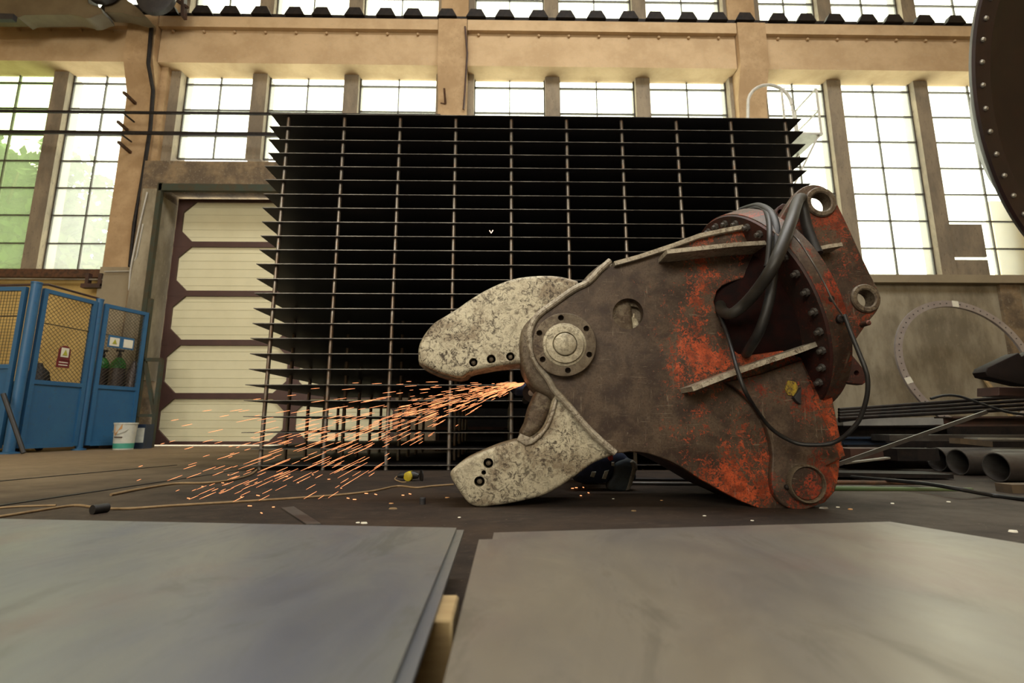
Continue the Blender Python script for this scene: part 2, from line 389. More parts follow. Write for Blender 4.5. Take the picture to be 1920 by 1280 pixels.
# ------------------------------------------------------------------ windows
wn = 0
def window(x0, x1, z0, z1, green=None, bars=None, solid=False):
    global wn; wn += 1
    f = bm_(); c = (x0+x1)/2; t = .014
    for xx in (x0+.015, c, x1-.015): box(f, xx-t*.7, xx+t*.7, YG-.03, YG+.02, z0, z1)
    zs = bars if bars else [ZT-.17-k*.585 for k in range(9)]
    zs = [z for z in zs if z0+.1 < z < z1-.05] + [z0+.012, z1-.012]
    for z in zs: box(f, x0, x1, YG-.035, YG+.02, z-t*.8, z+t*.8)
    o = obj('window_%d' % wn, f, M['glazing_bar'], kind='structure', base=(c, YG, z0))
    g = bm_(); box(g, x0+.02, x1-.02, YG-.004, YG+.004, z0, z1)
    obj('window_glass', g, M['glass_green'] if green else M['glass'], parent=o)
allx = sorted([(x, .30 if abs(x+7.3) > .1 else .30) for x in COLX]+[(x, .15) for x in MULX])
for i in range(len(allx)-1):
    x0 = allx[i][0]+(.62 if abs(allx[i][0]+7.3) < .1 else (.42 if allx[i][1] > .2 else .15)); x1 = allx[i+1][0]-(.36 if allx[i+1][1] > .2 else .15)
    c = (x0+x1)/2
    z0 = ZS_L if c < -7.3 else (ZS_D if c < -1.07 else (ZS_R if c > 1.5 else ZS_D))
    window(x0, x1, z0, ZT+.03, green=(c < -9.2))
    window(x0, x1, 8.5, 11.02, bars=[9.0, 9.55, 10.1, 10.6])
# bricked-up pane in the right bay
b = bm_(); p0 = at(1770, 421, 9.25); p1 = at(1838, 421, 9.25); p2 = at(1770, 482, 9.25)
box(b, p0.x, p1.x, 9.22, 9.27, p2.z, p0.z); box(b, p0.x, p1.x, 9.22, 9.27, ZS_R, p2.z-.06); st('trim_8', b, M['mullion'])
b = bm_(); box(b, at(1838,450,9.5).x+.45, at(1838,450,9.5).x+1.25, 9.6, 9.75, ZS_R-.3, 5.1); st('trim_9', b, M['yellow_wall'])
# ------------------------------------------------------------------ sliding doors
def door_leaf(n, x0, x1):
    z1 = at(400, 374, 9.38).z
    o = obj('door_%d' % n, (lambda b: (box(b, x0, x1, 9.40, 9.45, .022, z1), b)[1])(bm_()), M['door_cream'], kind='structure', base=(x0, 9.4, 0))
    zs = [.03] + [at(330, y, 9.38).z for y in (742, 642, 550, 458, 374)]; zs[0] = .03
    f = bm_(); s = .09
    box(f, x0, x0+.12, 9.36, 9.40, .022, z1); box(f, x1-.10, x1, 9.36, 9.40, .022, z1)
    for i, z in enumerate(zs):
        box(f, x0, x1, 9.355, 9.40, max(.022, z-.055), min(z1, z+.055))
        for xx, sg in ((x0+.12, 1), (x1-.10, -1)):
            for up in (1, -1):
                if (i == 0 and up < 0) or (i == 5 and up > 0): continue
                v = [f.verts.new(p) for p in ((xx, 9.357, z), (xx+sg*.24, 9.357, z+up*.05), (xx, 9.357, z+up*.28))]
                w = [f.verts.new((q.co.x, 9.40, q.co.z)) for q in v]
                f.faces.new(v); f.faces.new(w[::-1])
                for k in range(3): f.faces.new((v[k], v[(k+1)%3], w[(k+1)%3], w[k]))
    obj('door_frame', f, M['door_brown'], parent=o)
    g = bm_()
    for i in range(5):
        for k in range(1, 6):
            z = zs[i]+(zs[i+1]-zs[i])*k/6; box(g, x0+.14, x1-.12, 9.395, 9.402, z-.004, z+.004)
    obj('panel_rib', g, M['door_rib'], parent=o)
door_leaf(1, DX0b, at(545, 744, 9.38).x)
door_leaf(2, at(545, 744, 9.38).x+.01, at(748, 744, 9.38).x)
# bright gap over and under the doors shows the yard
# ------------------------------------------------------------------ crane rail with clips
cr = thing('crane_rail', 'dark crane rail held by a row of clips along the beige crane beam', 'crane rail', (2, 8.8, 8.56))
b = bm_(); box(b, -14.4, 17.4, 8.78, 8.98, 8.56, 8.60); box(b, -14.4, 17.4, 8.84, 8.92, 8.60, 8.72); obj('rail', b, M['dark_steel'], parent=cr)
b = bm_(); X = -9.9
v = []
for (x, z) in ((-.2, 0), (.2, 0), (.11, .17), (-.11, .17)): v.append((x, z))
r0 = [b.verts.new((X+x, 8.70, 8.60+z)) for x, z in v]; r1 = [b.verts.new((X+x, 8.82, 8.60+z)) for x, z in v]
b.faces.new(r0); b.faces.new(r1[::-1])
for k in range(4): b.faces.new((r0[k], r0[(k+1)%4], r1[(k+1)%4], r1[k]))
clip = obj('rail_clip', b, M['dark_steel'], parent=cr)
b = bm_(); lathe(b, [(.028, -.03), (.028, .02), (.015, .03)], (X+.05, 8.83, 8.27), (0, -1, 0), 10)
bolt = obj('clip_bolt', b, M['column'], parent=cr)
for k in range(1, 32):
    copy_obj(clip, cr, (k*.62+(.04*math.sin(k*2.3)), 0, 0)); copy_obj(bolt, cr, (k*.62, 0, 0))
# conductor bars
def bars_on_wall(y, x1px, lab, hgt):
    a = at(-40, y, 8.55); q = at(x1px, y, 8.55); z = (a.z+q.z)/2
    t = thing('conductor_bar', lab, 'conductor bar', (a.x, 8.55, z))
    b = bm_(); box(b, a.x-4, q.x, 8.54, 8.575, z-hgt, z+hgt); obj('bar', b, M['dark_steel'], parent=t)
    for xx in (-7.3, -1.2)[:2 if x1px > 800 else 1]:
        b = bm_(); box(b, xx-.012, xx+.012, 8.56, 8.86, z-.012, z+.012); obj('bracket', b, M['dark_steel'], parent=t)
bars_on_wall(212, 826, 'upper dark conductor bar crossing the windows above the big plate rack', .022)
bars_on_wall(249, 590, 'lower dark conductor bar ending behind the top of the plate rack', .03)
# short insulator arms on the tall column
for k, (x0, y0, x1, y1) in enumerate(((232, 173, 256, 196), (221, 228, 240, 245), (222, 266, 246, 287))):
    b = bm_(); p = at(x1, y1, 8.97); q = at(x0, y0, 8.6); bar(b, p, q, .05, .05)
    obj('bracket_arm', b, M['rusty'], label=('topmost', 'middle', 'lowest')[k]+' rusty bracket arm sticking out of the beige column beside the door', cat='bracket')
b = bm_(); p = at(835, 195, 8.93); q = at(833, 165, 8.75); bar(b, p, q, .04, .03); bar(b, p, at(826, 193, 8.93), .02, .02)
obj('bracket_arm', b, M['rusty'], label='thin bent bracket on the column right above the plate rack', cat='bracket')
# cables and conduits on the walls
def pipe(name, pts, r, mat, lab, cat, sm=True, seg=8, grp=None):
    b = bm_(); P = [at(*p) for p in pts]; tube(b, crom(P, 6) if sm else P, r, seg); return obj(name, b, mat, label=lab, cat=cat, group=grp)
pipe('wall_cable', [(284, 48, 8.68), (278, 120, 8.66), (287, 170, 8.84), (282, 240, 8.9), (268, 330, 8.91), (252, 420, 8.91), (244, 500, 8.91)], .035, M['dark_steel'], 'thick dark cable running down the right edge of the column by the door', 'cable', False)
pipe('wall_conduit', [(872, 50, 8.66), (876, 100, 8.66), (873, 150, 8.80), (869, 205, 8.89)], .02, M['brown_beam'], 'thin brown conduit down the right side of the central column', 'conduit', False)
pipe('wall_cable', [(276, 360, 8.8), (262, 420, 8.8), (246, 497, 8.8), (242, 540, 8.86), (238, 600, 8.88), (232, 700, 8.88)], .014, M['white_paint'], 'thin pale cable drooping down the pier left of the door', 'cable')
pipe('wall_conduit', [(196, 509, 8.9), (244, 508, 8.9), (256, 480, 8.82), (268, 420, 8.82)], .012, M['white_paint'], 'thin pale conduit bending across the foot of the beige column', 'conduit', False)
pipe('wall_pipe', [(-60, 522, 8.93), (192, 524, 8.93)], .018, M['pale_steel'], 'slim steel pipe along the rusty window sill above the blue gates', 'pipe', False)
b = bm_(); p = at(165, 515, 8.95); q = at(190, 535, 8.95)
for xx in (p.x, q.x-.04): box(b, xx, xx+.06, 8.9, 8.98, q.z-.02, p.z+.02)
box(b, p.x-.05, q.x+.02, 8.88, 8.99, q.z-.06, q.z+.02)
obj('pipe_bracket', b, M['brown_beam'], label='rusty bracket under the sill beside the beige column', cat='bracket')
b = bm_(); x = at(266, 700, 8.7).x
bar(b, (x, 8.7, 0), (x, 8.7, at(262, 560, 8.7).z), .06, .06); z1 = at(270, 674, 8.7).z; x2 = at(303, 678, 8.7).x
bar(b, (x, 8.7, z1), (x2, 8.7, z1), .05, .06); bar(b, (x+.02, 8.7, z1), (x2-.02, 8.7, at(300, 775, 8.7).z), .05, .05); bar(b, (x2, 8.7, z1), (x2, 8.7, 0), .06, .06)
bar(b, (x, 8.7, .55), (x2, 8.7, .55), .05, .05)
obj('braced_stand', b, M['green_paint'], label='dark green steel stand with a diagonal brace beside the sliding door', cat='stand')
# ------------------------------------------------------------------ crane end up in the left corner
t = thing('overhead_crane', 'dark overhead crane trolley with a drum in the top corner above the beige beam', 'crane', tuple(at(170, 36, 8.8)))
plate('end_truck', [[(-80, 27), (26, 27), (34, 33), (45, 28), (130, 27), (150, 30), (158, 34), (170, 33), (181, 28), (193, 25), (188, 14), (166, 6), (150, -60), (-80, -60)]], 8.2, .3, M['tan'], parent=t, bevel=.01)
plate('end_truck', [[(196, 22), (228, 24), (262, 33), (275, 32), (258, 15), (246, 5), (230, -4), (210, -40), (196, -40)]], 8.25, .25, M['tan'], parent=t, bevel=.01)
b = bm_(); c = at(190, -28, 8.1); cyl(b, c, c+Vector((0, .1, 0)), .34, 32); obj('wheel', b, M['soot'], parent=t)
b = bm_(); c = at(288, -10, 8.1); lathe(b, [(.3, 0), (.35, .03), (.35, .12), (.3, .15)], c, (0, 1, 0), 32); obj('drum', b, M['soot'], parent=t)
b = bm_(); c = at(302, -6, 8.2)
tube(b, [c+Vector((.26*math.cos(a), 0, .32*math.sin(a))) for a in [-.9+.1*i for i in range(20)]], .035, 8); obj('cable_guide', b, M['white_paint'], parent=t)
b = bm_(); bar(b, at(330, 0, 8.5), at(352, 14, 8.5), .05, .05); bar(b, at(345, -40, 8.5), at(345, 34, 8.5), .06, .1); obj('collector_arm', b, M['brown_beam'], parent=t)
b = bm_(); bar(b, at(-60, 32, 8.15), at(28, 34, 8.15), .08, .12); bar(b, at(-60, -60, 8.3), at(340, -60, 8.3), .2, .3); obj('girder', b, M['soot'], parent=t)
# ------------------------------------------------------------------ service platform on the right column
t = thing('service_platform', 'small pale steel platform with guard rails high beside the right column', 'platform', tuple(at(1500, 250, 8.7)))
zf = at(1540, 248, 8.3).z; xa = at(1440, 248, 8.3).x; xb = at(1543, 248, 8.3).x
b = bm_(); box(b, xa, xb, 8.3, 9.1, zf-.04, zf); obj('deck', b, M['white_paint'], parent=t)
b = bm_(); zt = at(1537, 165, 8.3).z
for (x, y) in ((xb-.02, 8.32), (xb-.02, 9.0), (xa+.35, 8.32)): bar(b, (x, y, zf), (x, y, zt), .03, .03)
for z in (zt, (zf+zt)/2): bar(b, (xb-.02, 8.32, z), (xb-.02, 9.0, z), .025, .025); bar(b, (xa+.35, 8.32, z), (xb-.02, 8.32, z), .012, .012)
obj('guard_rail', b, M['white_paint'], parent=t)
b = bm_()
for y in (8.35, 9.0): bar(b, (xb-.05, y, zf-.02), (xa+.25, y+.0, zf-1.35), .03, .03)
obj('brace', b, M['white_paint'], parent=t)
b = bm_(); c = (xa+.1, 8.32, zt-.35); tube(b, [(c[0]-.42*math.cos(a), 8.32, c[2]+.42*math.sin(a)) for a in [i*math.pi/12 for i in range(13)]], .03, 8); tube(b, [(c[0]-.42, 8.32, c[2]), (c[0]-.5, 8.32, zf-.3)], .03, 8); tube(b, [(c[0]+.42, 8.32, c[2]), (c[0]+.44, 8.32, zf)], .02, 8)
obj('hoop', b, M['white_paint'], parent=t)
# ------------------------------------------------------------------ trees outside
def tree(x, y, h, r, lab, seed, n=2600, ls=1.):
    rnd = random.Random(seed)
    t = thing('tree', lab, 'tree', (x, y, -.2))
    b = bm_(); tube(b, [(x, y, -.2), (x+.1, y, h*.5), (x-.1, y+.1, h*.9)], .15, 8, True, [.2, .14, .05])
    for k in range(6): a = k*1.1; tube(b, [(x, y, h*(.4+.06*k)), (x+math.cos(a)*r*.7, y+math.sin(a)*r*.5, h*(.6+.07*k))], .05, 6, True, [.07, .02])
    obj('trunk', b, M['bark'], parent=t)
    b = bm_()
    for _ in range(n):
        th, ph = rnd.uniform(0, 2*math.pi), math.acos(rnd.uniform(-1, 1)); rr = r*rnd.uniform(.45, 1)*(1+.25*math.sin(3*th+seed))
        c = Vector((x+rr*math.sin(ph)*math.cos(th), y+.6*rr*math.sin(ph)*math.sin(th), h*.68+rr*1.1*math.cos(ph)))
        a = Vector((rnd.gauss(0,1), rnd.gauss(0,1), rnd.gauss(0,1))).normalized()*.12; a = a*ls; e = a.orthogonal().normalized()*.06*ls
        b.faces.new([b.verts.new(c+a), b.verts.new(c+e), b.verts.new(c-a), b.verts.new(c-e)])
    obj('foliage', b, M['leaf'], parent=t, recalc=False)
tree(-12.8, 11.8, 6.6, 2.6, 'blurred green tree outside the windows above the blue gates', 1, 13000, 1.4)
tree(2.0, 12.6, 8.4, 1.3, 'green treetop seen through the window above the centre of the plate rack', 2)
tree(7.0, 11.6, 5.4, .9, 'pale green bush outside the window beside the service platform', 3)
# ------------------------------------------------------------------ blue gas-store gates
def lattice(b, A, U, V, w, h, step, r, diag):
    """wire mesh on the rectangle A + U*[0,w] + V*[0,h]"""
    A = Vector(A)
    def seg(u0, v0, u1, v1, off):
        n = U.cross(V)*off; tube(b, [A+U*u0+V*v0+n, A+U*u1+V*v1+n], r, 3, False)
    if diag:
        k = -h
        while k < w:
            u0, v0 = max(k, 0), max(0, -k); L = min(w-u0, h-v0)
            if L > .02: seg(u0, v0, u0+L, v0+L, r)
            u0, v0 = max(k, 0), h-max(0, -k); L = min(w-u0, v0)
            if L > .02: seg(u0, v0, u0+L, v0-L, -r)
            k += step*1.414
    else:
        for i in range(1, int(w/step)): seg(i*step, 0, i*step, h, r)
        for i in range(1, int(h/step)): seg(0, i*step, w, i*step, -r)
def gate(name, lab, A, B, h, hl, step, diag, extra=None):
    A = Vector(A); B = Vector(B); U = (B-A); w = U.length; U.normalize(); V = Vector((0,0,1)); N = U.cross(V)
    t = thing(name, lab, 'gate', tuple(A)); z0 = .07
    b = bm_()
    for u in (.03, w-.03): bar(b, A+U*u+V*z0, A+U*u+V*h, .06, .05, up=N)
    for z in (z0+.02, hl, h-.03): bar(b, A+V*z+U*.06, A+V*z+U*(w-.06), .05, .06)
    obj('gate_frame', b, M['blue'], parent=t)
    b = bm_(); bar(b, A+U*.05+V*((z0+hl)/2), A+U*(w-.05)+V*((z0+hl)/2), .008, hl-z0-.02); obj('sheet_panel', b, M['blue'], parent=t)
    b = bm_(); lattice(b, A+U*.05+V*hl, U, V, w-.1, h-hl-.05, step, .0035, diag); zz = hl+(h-hl)*.63; bar(b, A+U*.05+V*zz, A+U*(w-.05)+V*zz, .012, .014); obj('wire_mesh', b, M['wire'], parent=t)
    return t
P1 = gr(16, 847); P2 = gr(150, 840.5); P3 = gr(246, 836.5)
for _p in (P1, P2, P3): _p.x *= .935; _p.y *= .935
def hh(P, y, x): return at(x, y, P.y).z
def post(name, P, h, r, lab):
    b = bm_(); cyl(b, P, P+Vector((0,0,h)), r, 20); lathe(b, [(r*1.1, h), (r*1.1, h+.02), (r*.3, h+.03)], P, (0,0,1), 20); lathe(b, [(r*1.9, 0), (r*1.9, .02), (r, .03)], P, (0,0,1), 20)
    obj(name, b, M['blue'], label=lab, cat='post', base=P)
H = (at(72, 532, P1.y).z+at(184, 567, P2.y).z)/2
post('gate_post', P1, H+.02, .062, 'round blue steel corner post of the gas store, beside the black leaning bar')
post('gate_post', P2+Vector((-.02,0,0)), H+.02, .05, 'round blue steel post between the two gate leaves of the gas store')
UD = (P2-P1).normalized()
g1 = gate('gate_leaf', 'blue mesh gate leaf carrying the maroon warning sign', P1+UD*.10, P2-UD*.07, H-.02, 1.0, .047, True)
UE = (P3-P2).normalized()
g2 = gate('gate_leaf', 'blue mesh gate leaf in front of the gas cylinders, with two small papers', P2+UE*.06, P3, H-.02, 1.0, .042, True)
g0 = gate('fence_panel', 'blue mesh fence panel at the picture edge behind the black leaning bar', P1+Vector((-2.6,.1,0)), P1+Vector((-.12,0,0)), H-.03, 1.2, .045, False)
# signs: geometry on the gate leaf plane
def on_gate(A, U, u, z, d): return A+U*u+Vector((0,0,z))+Vector((UD.y, -UD.x, 0))*d
def leafplate(name, A, U, u, z, w, h, mat, parent, d=.03, th=.006, arch=False, sides=None):
    b = bm_(); N = Vector((U.y, -U.x, 0)); c = A+U*u+Vector((0,0,z))+N*d
    pts = [(-w/2,-h/2),(w/2,-h/2),(w/2,h/2),(-w/2,h/2)] if not arch else [(-w/2,-h/2),(w/2,-h/2)]+[(w/2*math.cos(a), h/2-w/2+w/2*math.sin(a)) for a in [math.pi*i/12 for i in range(13)]]
    if sides == 3: pts = [(-w/2,-h/2),(w/2,-h/2),(0,h/2)]
    f = [b.verts.new(c+U*x+Vector((0,0,y))+N*th) for x, y in pts]; g = [b.verts.new(c+U*x+Vector((0,0,y))) for x, y in pts]
    b.faces.new(f); b.faces.new(g[::-1]); n = len(pts)
    for k in range(n): b.faces.new((f[k], f[(k+1)%n], g[(k+1)%n], g[k]))
    return obj(name, b, mat, parent=parent)
A1 = P1+UD*.10; L1 = (P2-UD*.07-A1).length
u = .40; ts = thing('warning_sign', 'maroon warning sign with arched top and white centre on the blue mesh gate', 'sign', tuple(A1+UD*u+Vector((0,0,1.4))))
leafplate('sign_board', A1, UD, u, 1.46, .175, .23, M['maroon'], ts, arch=True)
leafplate('sign_board', A1, UD, u+.0, 1.30, .19, .12, M['maroon'], ts)
leafplate('sign_face', A1, UD, u, 1.47, .11, .14, M['paper'], ts, d=.038)
leafplate('warning_triangle', A1, UD, u, 1.47, .07, .085, M['lime'], ts, d=.046, sides=3)
for k in range(2): leafplate('sign_writing', A1, UD, u, 1.32-.04*k, .13, .012, M['paper'], ts, d=.037, th=.002)
A2 = P2+UE*.06
ts = thing('notice_board', 'small blue holder with two white papers on the farther gate leaf', 'notice', tuple(A2+UE*.3+Vector((0,0,1.8))))
leafplate('holder', A2, UE, .31, 1.76, .42, .20, M['blue'], ts)
leafplate('notice_paper', A2, UE, .20, 1.755, .15, .14, M['paper'], ts, d=.038); leafplate('notice_paper', A2, UE, .42, 1.755, .15, .14, M['paper'], ts, d=.038)
leafplate('notice_mark', A2, UE, .20, 1.76, .07, .08, M['lime'], ts, d=.045, sides=3)
# brown rail above the gates
b = bm_(); tube(b, [P1+Vector((-2.6,.3,H+.03)), P1+Vector((-.1,.15,H+.05)), P1+UD*.15+Vector((.0,0,H+.05)), P2+Vector((-.05,0,H+.05)), P2+Vector((-.03,.05,H-.0))], .018, 8)
obj('pipe_rail', b, M['brown_beam'], label='thin brown pipe along the top of the blue gas store gates', cat='pipe')
# gas cylinders
def gas(x, y, lab):
    t = thing('gas_cylinder', lab, 'gas cylinder', (x, y, 0), 'gas cylinders behind the blue gate')
    b = bm_(); lathe(b, [(.112, 0), (.115, .03), (.115, 1.34), (.113, 1.36)], (x, y, 0), (0,0,1), 24); obj('cylinder_body', b, M['gas_grey'], parent=t)
    b = bm_(); lathe(b, [(.115, 1.36), (.11, 1.43), (.085, 1.50), (.05, 1.54), (.045, 1.55)], (x, y, 0), (0,0,1), 24); obj('shoulder', b, M['bottle_green'], parent=t)
    b = bm_(); lathe(b, [(.03, 1.55), (.03, 1.60), (.02, 1.61), (.02, 1.66)], (x, y, 0), (0,0,1), 12); lathe(b, [(.055, 1.66), (.06, 1.675), (.055, 1.69)], (x, y, 0), (0,0,1), 12); cyl(b, (x, y, 1.6), (x+.06, y-.04, 1.6), .015, 8); obj('valve', b, M['soot'], parent=t)
q = at(190, 692, 8.6); gas(q.x, 8.6, 'grey gas cylinder with green shoulder next to the middle blue gate post')
q = at(221, 692, 8.6); gas(q.x, 8.6, 'grey gas cylinder with green shoulder near the outer end of the blue gate')
b = bm_(); q = at(249, 700, 8.66); lathe(b, [(.09, 0), (.09, 1.3), (.05, 1.42), (.03, 1.5)], (q.x, 8.66, 0), (0,0,1), 20)
obj('gas_cylinder', b, M['gas_grey'], label='dark gas cylinder without green, half hidden at the end of the blue gate', cat='gas cylinder')
# dark clutter at the picture edge
t = thing('tool_trolley', 'dark blue tool trolley behind the fence panel at the picture edge', 'trolley', tuple(P1+Vector((-.8, .45, 0))))
q = P1+Vector((-.8, .45, 0)); b = bm_(); box(b, q.x-.8, q.x+.5, q.y, q.y+.5, .1, .98); obj('cabinet', b, M['blue_dark'], parent=t)
b = bm_(); box(b, q.x-.85, q.x+.55, q.y-.04, q.y+.54, .98, 1.03); obj('top', b, M['soot'], parent=t)
b = bm_(); 
for dx in (-.7, .4):
    for dy in (.08, .42): b = bm_(); cyl(b, (q.x+dx, q.y+dy-.02, .05), (q.x+dx, q.y+dy+.02, .05), .05, 14); obj('wheel', b, M['black'], parent=t)
b = bm_(); lathe(b, [(.13, 1.03), (.15, 1.06), (.12, 1.2), (.05, 1.27), (.03, 1.33)], (q.x+.42, q.y+.2, 0), (0,0,1), 18); obj('oil_can', b, M['soot'], label='dark can standing on the tool trolley behind the fence panel', cat='can', base=(q.x+.42, q.y+.2, 1.03))
b = bm_(); a = gr(44, 852); tube(b, [a+Vector((0,0,.02)), at(6, 738, a.y-.02)], .028, 10); obj('steel_bar', b, M['black'], label='black bar leaning in front of the blue corner post', cat='bar')
# paint bucket and tin box
g = gr(231, 839)*.93; g.z = 0; t = thing('paint_bucket', 'white paint bucket with a green band and an orange drip by the blue gate', 'bucket', tuple(g)); r = .155
b = bm_(); lathe(b, [(r*.86, 0), (r*.86, .01), (r, .40), (r*1.05, .40), (r*1.05, .425), (r*.95, .425), (r*.8, .03)], g, (0,0,1), 32); obj('bucket_body', b, M['white'], parent=t)
b = bm_(); lathe(b, [(r*.875, .02), (r*.905, .10)], g, (0,0,1), 32); 
M['teal'] = simple('teal_band', (.05,.3,.22), (.07,.34,.26), 12, .5); M['orange_drip'] = simple('orange_paint_drip', (.6,.3,.1), (.5,.28,.12), 12, .5)
obj('green_band', b, M['teal'], parent=t)
b = bm_(); 
pr = [(-.45, .41), (.35, .41), (.35, .33), (.0, .30), (-.2, .22), (-.45, .24)]
vv = [b.verts.new(g+Vector((math.sin(a)*r*(.90+.1*z/.4)*1.02, -math.cos(a)*r*(.90+.1*z/.4)*1.02, z))) for a, z in pr]; ww = [b.verts.new(v_.co*1.0+Vector((0,.01,0))) for v_ in vv]
b.faces.new(vv); b.faces.new(ww[::-1])
for k in range(6): b.faces.new((vv[k], vv[(k+1)%6], ww[(k+1)%6], ww[k]))
obj('paint_drip', b, M['orange_drip'], parent=t)
b = bm_(); box(b, g.x-.05, g.x+.07, g.y-r*1.0, g.y-r*.9, .19, .205); obj('slot', b, M['brown_beam'], parent=t)
b = bm_(); tube(b, [g+Vector((-r, 0, .38)), g+Vector((-r*.6, -r*.9, .28)), g+Vector((0, -r*1.1, .24)), g+Vector((r*.6, -r*.9, .28)), g+Vector((r, 0, .38))], .004, 6); obj('handle', b, M['pale_steel'], parent=t)
g = gr(264, 838.5)*.955; g.z = 0; t = thing('square_tin', 'blue and white square tin beside the white paint bucket', 'tin', tuple(g))
b = bm_(); box(b, g.x-.11, g.x+.11, g.y-.1, g.y+.1, 0, .40); obj('tin_body', b, M['blue_dark'], parent=t)
b = bm_(); box(b, g.x-.10, g.x+.10, g.y-.105, g.y-.098, .10, .34); obj('tin_label', b, M['white'], parent=t)
# ------------------------------------------------------------------ rack of steel plates on rods
RY = 4.46
rk = thing('plate_rack', 'tall dark rack of thin horizontal steel plates threaded on rows of steel rods', 'rack', (.34, RY, 0))
RX0, RX1 = -2.31, 2.98; zs0, zs1 = .045, at(960, 217, RY-.06).z
xr0, xr1 = at(541, 235, RY).x, at(1472, 235, RY).x
NP = 25; dz = (zs1-zs0)/(NP-1)
b = bm_(); box(b, RX0, RX1, RY-.06, RY+2.05, zs0-.003, zs0+.003); p0 = obj('steel_plate', b, M['sheet_dark'], parent=rk)
p0.data.materials.append(M['cut_edge'])
for f_ in p0.data.polygons:
    if abs(f_.normal.z) < .5: f_.material_index = 1
rnd = random.Random(3)
for k in range(1, NP):
    c = copy_obj(p0, rk, (rnd.uniform(-.012, .012), rnd.uniform(-.008, .008), k*dz)); c.rotation_euler = (0, 0, 0)
b = bm_(); r = .018; cyl(b, (xr0, RY, 0), (xr0, RY, zs1+.03), r, 14)
for k in range(NP):
    z = zs0+k*dz
rod0 = obj('rod', b, M['rod'], parent=rk)
for j in range(5):
    for i in range(10):
        if i == 0 and j == 0: continue
        copy_obj(rod0, rk, ((xr1-xr0)*i/9, j*.49, 0))
# dim things stored behind the rack
for k, (x0, x1, y0, y1, z0, z1, m, lab) in enumerate(((.0, 4.2, 7.1, 7.5, 0, .35, 'brown_beam', 'dark red steel beam lying low behind the plate rack'), (-1.05, 1.6, 7.6, 8.3, 0, 1.1, 'soot', 'dark crate standing behind the plate rack under the upper jaw'), (-.9, 3.0, 7.15, 7.45, .35, .5, 'brown_beam', 'thin red brown beam on top of the low beam behind the rack'))):
    if k == 2: x0 = .1
    t = thing('steel_beam' if m != 'soot' else 'storage_crate', lab, 'beam' if m != 'soot' else 'crate', ((x0+x1)/2, (y0+y1)/2, z0))
    if m == 'soot':
        b = bm_(); box(b, x0+.03, x1-.03, y0+.03, y1-.03, z0+.05, z1-.02); obj('panel', b, M[m], parent=t)
        b = bm_()
        for x in (x0, x1-.06):
            for y in (y0, y1-.06): box(b, x, x+.06, y, y+.06, z0, z1)
        for z in (z0+.3, z1-.06): box(b, x0, x1, y0-.001, y0+.05, z, z+.06)
        obj('crate_frame', b, M['brown_beam'], parent=t)
    else:
        b = bm_(); box(b, x0, x1, y0, y1, z0, z0+.02); box(b, x0, x1, y0, y1, z1-.02, z1); ym = (y0+y1)/2; box(b, x0, x1, ym-.01, ym+.01, z0+.02, z1-.02); obj('profile', b, M[m], parent=t)
# ------------------------------------------------------------------ demolition shear
Y0 = 2.45
sh = thing('demolition_shear', 'huge worn demolition shear attachment with pale open jaws and orange red body', 'demolition shear', (.66, Y0, 0))
up_out = [(1083.7,525),(1051.7,517),(1022,515),(993,516.5),(964,521),(935,531),(906,545),(877,563),(856,578),(833,592),(812.5,605),(795,626),(785,646),(783,667),(786,680),(798,686),(818,695),(840,702),(864,706),(880,697),(906,691),(935,686),(964,683),(995,680),(1080,690),(1110,560)]
jaw_bolts_u = ((887.5,679,8,10.5),(921,673,8.5,9),(957,668,8,9))
uj = plate('upper_jaw', [smo(up_out[:-2], 3)+[(1080,690),(1120,600)]]+[circ(x, y, r) for x, y, r, _ in jaw_bolts_u], Y0+.11, .26, M['jaw'], parent=sh, bevel=.022, label='pale scoured curved upper jaw')
lip = [(783,672),(786,684),(798,694),(818,703),(836,709),(862,712),(874,709),(880,703),(870,699),(845,697),(818,689),(800,681)]
plate('jaw_lip', [lip], Y0+.20, .14, M['jaw_brown'], parent=uj, bevel=.012)
for x, y, r, _ in jaw_bolts_u:
    b = bm_(); c = at(x, y, Y0+.125); lathe(b, [(.012, .2), (.012, .0), (.008, -.003), (.001, -.004)], c+Vector((0,.01,0)), (0,1,0), 16); obj('bolt', b, M['jaw_brown'], parent=uj)
# dark cavity behind the upper jaw root
low_out = [(1155,850),(1141,857),(1112,869),(1082,891),(1053,911),(1024,927),(995,936),(951,945),(922,949),(902,951),(884,947),(872.5,937),(858,917),(846,897),(844,886),(852,876),(872,862),(907,846),(937,834),(969,825),(985,822),(1003,815),(1018,800),(1028,778),(1036,750),(1042,725),(1060,700),(1150,760)]
jaw_bolts_l = ((915.6,868,9.5),(899,902.5,10))
lj = plate('lower_jaw', [smo(low_out[:-2], 3)+[(1060,700),(1150,760)]]+[circ(x, y, r) for x, y, r in jaw_bolts_l]+[circ(907,885.6,4.5,12)], Y0+.03, .34, M['jaw'], parent=sh, bevel=.02, label='pale scoured lower jaw resting on the floor')
for x, y, r in jaw_bolts_l:
    b = bm_(); c = at(x, y, Y0+.05); lathe(b, [(.013, .2), (.013, .0), (.009, -.003), (.001, -.004)], c+Vector((0,.01,0)), (0,1,0), 16); obj('bolt', b, M['jaw_brown'], parent=lj)
lpad = [(975,813),(984,792),(990,768),(998,748),(1007,731),(1020,728),(1034,738),(1036,755),(1028,780),(1018,800),(1006,812),(990,822)]
plate('blade_seat', [smooth_px(lpad, 3)], Y0+.07, .22, M['jaw_brown'], parent=lj, bevel=.03)
edge_strip = [(969,825),(975,812),(1000,822),(1018,806),(1028,787),(1036,762),(1041,745),(1046,750),(1040,775),(1030,800),(1015,820),(1000,832),(985,836)]
plate('wear_edge', [edge_strip], Y0+.015, .05, M['bare_edge'], parent=lj, bevel=.008)
